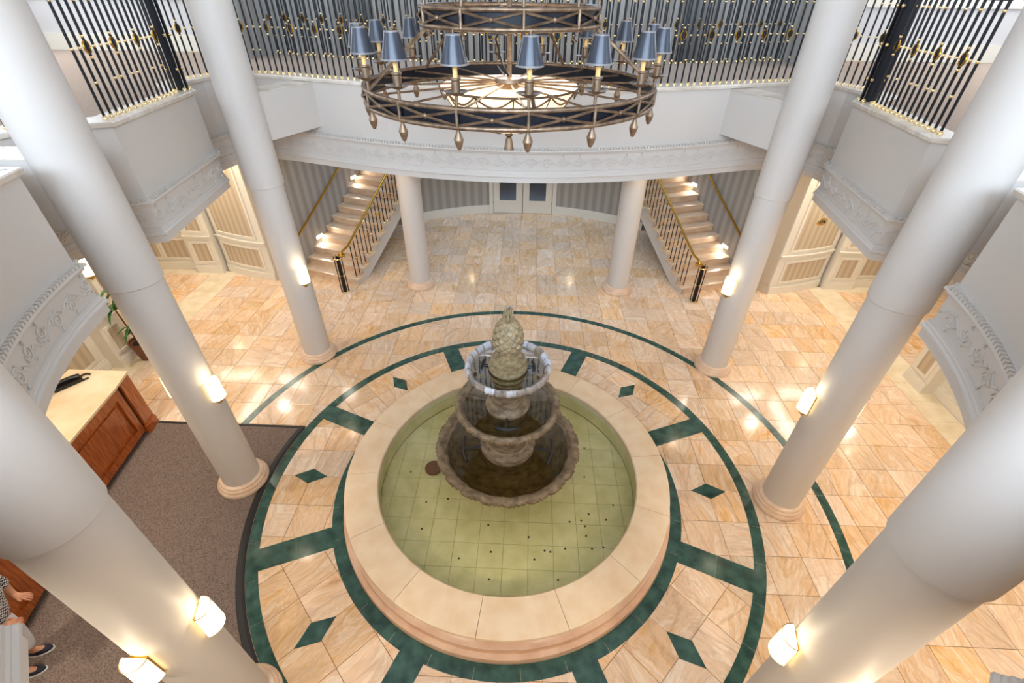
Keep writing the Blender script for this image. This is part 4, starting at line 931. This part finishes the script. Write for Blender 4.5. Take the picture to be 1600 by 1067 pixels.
def dpart(u0, u1, z0, z1, d0, d1, name, material):
    n = max(1, int((u1 - u0) / 0.12)); mb = MB(); vs = []
    for i in range(n + 1):
        x, y, tx, ty = AD.at(u0 + (u1 - u0) * i / n); nx, ny = ty, -tx
        for d, z in ((d0, z0), (d1, z0), (d1, z1), (d0, z1)): vs.append((x + nx * d, y + ny * d, z))
    fs = [(i * 4 + k, i * 4 + 4 + k, i * 4 + 4 + (k + 1) % 4, i * 4 + (k + 1) % 4) for i in range(n) for k in range(4)] + [(0, 1, 2, 3), (n * 4 + 3, n * 4 + 2, n * 4 + 1, n * 4)]
    mb.add(vs, fs); return mb.build(name, material, dk)
L = AD.len
dpart(L - 0.24, L, 0.012, 1.034, -0.03, 0.035, 'corner_post', WOOD); dpart(L - 0.26, L + 0.0, 0.012, 0.16, -0.03, 0.06, 'post_plinth', WOOD)
dpart(L - 0.275, L - 0.245, 0.1, 1.03, -0.03, 0.004, 'post_groove', DARKWOOD)
dpart(0, L - 0.28, 0.86, 1.034, -0.031, 0.005, 'top_rail', WOOD); dpart(0, L - 0.28, 0.09, 0.20, -0.031, 0.005, 'bottom_rail', WOOD)
u = L - 0.28; step = 1.28
while u > 0.2:
    u0 = max(0.0, u - step)
    dpart(u - 0.12, u, 0.20, 0.86, -0.031, 0.005, 'stile', WOOD); dpart(u0, u0 + 0.06, 0.20, 0.86, -0.031, 0.005, 'stile', WOOD)
    dpart(u0 + 0.12, u - 0.18, 0.27, 0.79, -0.031, -0.012, 'raised_panel', WOOD); u = u0
ph = thing('telephone', 'black desk telephone handset lying on the cream countertop', 'telephone', (-6.55, 0.66, 1.071), 0.95); ph.scale = (1.45, 1.45, 1.3)
MB().box((0, 0, 0.02), (0.24, 0.10, 0.04)).build('base', PLASTIC, ph)
MB().tube([(-0.16, 0.0, 0.05), (-0.10, 0.01, 0.065), (0.04, 0.01, 0.065), (0.11, 0.0, 0.05)], [0.03, 0.022, 0.022, 0.03], 8).build('handset', PLASTIC, ph, 1.0)
MB().tube([(0.14 + 0.05 * math.cos(q), 0.05 * math.sin(q), 0.012) for q in [i * 0.4 for i in range(14)]], 0.010, 6).build('coiled_cord', PLASTIC, ph)
MB().tube([(-0.12, -0.02, 0.01), (-0.20, -0.10, 0.006), (-0.24, -0.16, 0.006), (-0.27, -0.20, 0.006)], 0.005, 5).build('cable', CHROME, ph)
MB().tube([(-0.27, -0.20, 0.008), (-0.29, -0.22, 0.012)], [0.022, 0.012], 6).build('plug', PLASTIC, ph)

# ------------------------------------------------------------------ potted palm
pl = thing('potted_palm', 'green leafy potted palm in a brown pot beside the left pier', 'plant', (-7.14, 2.62, 0))
MB().lathe([(0.13, 0.0), (0.15, 0.02), (0.20, 0.34), (0.215, 0.36), (0.215, 0.40), (0.195, 0.40), (0.19, 0.36), (0.001, 0.355)], 28).build('pot', POT, pl, 0.6)
MB().lathe([(0.001, 0.362), (0.19, 0.358)], 20).build('soil', SOIL, pl)
lf = MB(); n = 7
for i in range(n):
    f = i / (n - 1); x = 0.42 * f; z = 0.10 * math.sin(PI * f * 0.8) - 0.16 * f * f; w_ = 0.032 * math.sin(PI * min(1, 0.08 + 0.92 * f)) ** 0.7 + 0.002
    lf.v += [(x, -w_, z), (x, 0, z + 0.012), (x, w_, z), (x, 0, z - 0.003)]
for i in range(n - 1):
    for k in range(4): a_ = i * 4 + k; b_ = i * 4 + (k + 1) % 4; lf.f.append((a_, b_, b_ + 4, a_ + 4))
leaf_m = lf.mesh('leaf', LEAF, 1.0)
for sx, sy, hh, cnt in ((0.02, 0.03, 1.55, 15), (-0.06, -0.04, 1.18, 14), (0.07, -0.05, 0.80, 14), (-0.03, 0.07, 0.55, 8)):
    stm = MB().tube([(sx * 0.6, sy * 0.6, 0.34), (sx, sy, hh * 0.6), (sx * 1.4, sy * 1.4, hh)], [0.02, 0.016, 0.012], 6).build('stem', POT, pl)
    for k in range(cnt):
        o = put('leaf', leaf_m, pl, (sx * 1.4, sy * 1.4, hh - 0.10 * random.random())); o.rotation_euler = (0, random.uniform(-0.75, 0.35), (2.399 * k) % 3.9 - 1.95 + random.uniform(-.1, .1)); f = random.uniform(0.65, 1.0); o.scale = (f, f, f)

# ------------------------------------------------------------------ room number plaque and knob
fB, LB_ = line_map((7.40, 6.12), (5.92, 5.66), 0.06); x, y, nx, ny = fB(0.80)
sg = thing('room_sign', 'gold oval plaque numbered 116 on the bowed right wall', 'sign', (x + nx * 0.005, y + ny * 0.005, 1.77), math.atan2(ny, nx) + PI / 2)
pl_ = MB().lathe([(0.001, 0.016), (0.12, 0.016), (0.135, 0.010), (0.14, 0.0), (0.001, 0.0)], 40); pl_.v = [(x_, -z_, y_ * 0.68) for x_, y_, z_ in pl_.v]; pl_.build('plate', GOLD, sg, 0.5)
fc = bpy.data.curves.new('number', 'FONT'); fc.body = '116'; fc.size = 0.11; fc.align_x = 'CENTER'; fc.align_y = 'CENTER'; fc.extrude = 0.003
fo = bpy.data.objects.new('number_tmp', fc); COL.objects.link(fo); dg = bpy.context.evaluated_depsgraph_get(); me = bpy.data.meshes.new_from_object(fo.evaluated_get(dg)); bpy.data.objects.remove(fo)
me.materials.clear(); me.materials.append(PLASTIC); no = put('number', me, sg, (0, -0.019, 0.0)); no.rotation_euler = (PI / 2, 0, 0)
kb = thing('door_knob', 'small round brass knob on the shaded return beside the right stairs', 'knob', (5.79, 5.91, 1.0), math.atan2(-0.6, -0.8))
MB().lathe([(0.001, 0.0), (0.035, 0.0), (0.034, 0.006), (0.014, 0.012), (0.012, 0.03), (0.026, 0.04), (0.03, 0.055), (0.022, 0.07), (0.001, 0.074)], 16).build('knob', BRASS, kb, 0.8).rotation_euler = (0, PI / 2, 0)

# ------------------------------------------------------------------ upper windows behind the daylight
def window(n_, c, sx, sz, axis):
    mb = MB(); t = 0.08
    def b(u, v, du, dv): mb.box((c[0] + (u if axis == 'x' else 0), c[1] + (u if axis == 'y' else 0), c[2] + v), (du if axis == 'x' else 0.12, du if axis == 'y' else 0.12, dv))
    for v in (-sz / 2, sz / 2): b(0, v, sx + t, t)
    for u in (-sx / 2, -sx / 6, sx / 6, sx / 2): b(u, 0, t, sz)
    w_ = struct(mb.build('window_%d' % n_, TRIM), 'tall upper window letting in daylight'); g_ = MB(); g_.box(c, (sx if axis == 'x' else 0.02, sx if axis == 'y' else 0.02, sz)); g_.build('pane', PANE, w_)
window(1, (-10.55, 6.2, 7.4), 4.0, 2.4, 'y'); window(2, (10.55, 6.2, 7.4), 4.0, 2.4, 'y'); window(3, (0, -8.95, 7.6), 9.0, 2.6, 'x'); window(4, (-10.55, -5.5, 7.3), 5.0, 2.6, 'y'); window(5, (10.55, -5.5, 7.3), 5.0, 2.6, 'y')

# ------------------------------------------------------------------ person beside the desk
def skin(name, pts, edges, radii, material, parent, root=0, sub=2):
    me = bpy.data.meshes.new(name); me.from_pydata(pts, edges, []); me.materials.append(material)
    o = bpy.data.objects.new(name, me); COL.objects.link(o); o.parent = parent
    md = o.modifiers.new('skin', 'SKIN'); md.use_smooth_shade = True
    for i, r in enumerate(radii): me.skin_vertices[0].data[i].radius = (r, r) if not isinstance(r, tuple) else r
    me.skin_vertices[0].data[root].use_root = True
    sb = o.modifiers.new('sub', 'SUBSURF'); sb.levels = sub; sb.render_levels = sub
    return o
pe = thing('person', 'person in a checked top, white trousers and navy slip-on shoes standing by the desk', 'person', (-4.95, -2.50, 0.011), 0.42)
pts = [(0, 0, .93), (0, 0, 1.12), (0, 0, 1.30), (0, 0, 1.43), (0.015, 0, 1.50), (0.03, 0, 1.58), (0.02, 0, 1.655)]; rad = [(.13, .10), (.12, .09), (.13, .10), .05, .065, .082, .06]; ed = [(0, 1), (1, 2), (2, 3), (3, 4), (4, 5), (5, 6)]
for s_ in (-1, 1):
    b0 = len(pts); pts += [(0, s_ * .15, 1.36), (.06, s_ * .22, 1.12), (.15, s_ * .16, 1.0), (.195, s_ * .14, .99)]; rad += [.055, .042, .027, .030]; ed += [(2, b0), (b0, b0 + 1), (b0 + 1, b0 + 2), (b0 + 2, b0 + 3)]
    for j, (dy, ln) in enumerate(((-.03, .075), (-.010, .085), (.010, .08), (.03, .065))):
        c0 = len(pts); pts += [(.235, s_ * .13 + dy, .985), (.235 + ln * .5, s_ * .12 + dy * 1.1, .965), (.235 + ln * .75, s_ * .12 + dy * 1.1, .935)]; rad += [.010, .009, .007]; ed += [(b0 + 3, c0), (c0, c0 + 1), (c0 + 1, c0 + 2)]
    c0 = len(pts); pts += [(.19, s_ * .14 - s_ * .04, .995), (.225, s_ * .14 - s_ * .06, .985)]; rad += [.011, .008]; ed += [(b0 + 3, c0), (c0, c0 + 1)]
    h0 = len(pts); pts += [(0, s_ * .09, .88), (.015, s_ * .10, .48), (-.01, s_ * .10, .09), (.10, s_ * .11, .035)]; rad += [.085, .055, .036, .034]; ed += [(0, h0), (h0, h0 + 1), (h0 + 1, h0 + 2), (h0 + 2, h0 + 3)]
lean = lambda p: (p[0] + .12 * min(1.0, max(0, p[2] - .1) / .8) + max(0, p[2] - .93) * .30, p[1], p[2])
pts = [lean(p) for p in pts]
skin('body', pts, ed, rad, SKIN, pe)
skin('checked_top', [lean(p) for p in ((0, 0, .90), (0, 0, 1.10), (0, 0, 1.30), (0, 0, 1.40), (0, .16, 1.36), (.075, .215, 1.10), (0, -.16, 1.36), (.075, -.215, 1.10))], [(0, 1), (1, 2), (2, 3), (2, 4), (4, 5), (2, 6), (6, 7)], [.175, .15, .145, .06, .08, .068, .08, .068], CHECK, pe)
skin('white_trousers', [lean(p) for p in ((0, 0, 1.0), (0, 0, .93), (0, .075, .82), (.01, .10, .48), (.0, .10, .17), (0, -.075, .82), (.01, -.10, .48), (0, -.10, .17))], [(0, 1), (1, 2), (2, 3), (3, 4), (1, 5), (5, 6), (6, 7)], [.115, .125, .10, .078, .07, .10, .078, .07], WHITECLOTH, pe)
for s_ in (-1, 1):
    so = MB(); n = 18
    for z_, g_ in ((0.0, 1.0), (0.022, 1.02), (0.024, 0.98)):
        so.v += [(0.035 + 0.118 * math.cos(2 * PI * i / n) * g_, s_ * .105 + (0.044 + 0.006 * math.cos(2 * PI * i / n)) * math.sin(2 * PI * i / n) * g_, z_) for i in range(n)]
    so.f += [(j * n + i, j * n + (i + 1) % n, (j + 1) * n + (i + 1) % n, (j + 1) * n + i) for j in range(2) for i in range(n)] + [tuple(range(n))[::-1], tuple(range(2 * n, 3 * n))]
    shoe = MB(); lay = ((0.022, 1.0, 0.0), (0.055, 0.96, -0.004), (0.075, 0.72, -0.035), (0.085, 0.42, -0.06))
    for z_, g_, dx in lay: shoe.v += [(0.035 + dx + 0.113 * math.cos(2 * PI * i / n) * g_, s_ * .105 + (0.043 + 0.006 * math.cos(2 * PI * i / n)) * math.sin(2 * PI * i / n) * min(1, g_ + .1), z_) for i in range(n)]
    shoe.f += [(j * n + i, j * n + (i + 1) % n, (j + 1) * n + (i + 1) % n, (j + 1) * n + i) for j in range(3) for i in range(n)] + [tuple(range(3 * n, 4 * n))]
    sh_ = shoe.build('shoe', SHOE, pe, 1.2); so.build('sole', SOLE, sh_, 0.6)
MB().ball((0.0, 0, 1.60), 0.105, 20, 14, (0.95, 0.86, 1.0)).build('hair', HAIR, pe, 3.0, (0.27, 0, 0.012))
MB().tube([(0.105, 0, 1.585), (0.128, 0, 1.555), (0.112, 0, 1.548)], [0.008, 0.013, 0.010], 6).build('nose', SKIN, pe, 2.0, (0.29, 0, 0))
for s_ in (-1, 1):
    MB().ball((0.098, s_ * 0.032, 1.59), 0.010, 8, 6).build('eye', PLASTIC, pe, 3.0, (0.29, 0, 0)); MB().ball((0.02, s_ * 0.082, 1.57), 0.022, 8, 6, (0.6, 0.4, 1.2)).build('ear', SKIN, pe, 3.0, (0.29, 0, 0))
MB().tube([(0.098, -0.022, 1.522), (0.106, 0, 1.52), (0.098, 0.022, 1.522)], 0.005, 5).build('mouth', TERRA, pe, 2.0, (0.275, 0, 0))
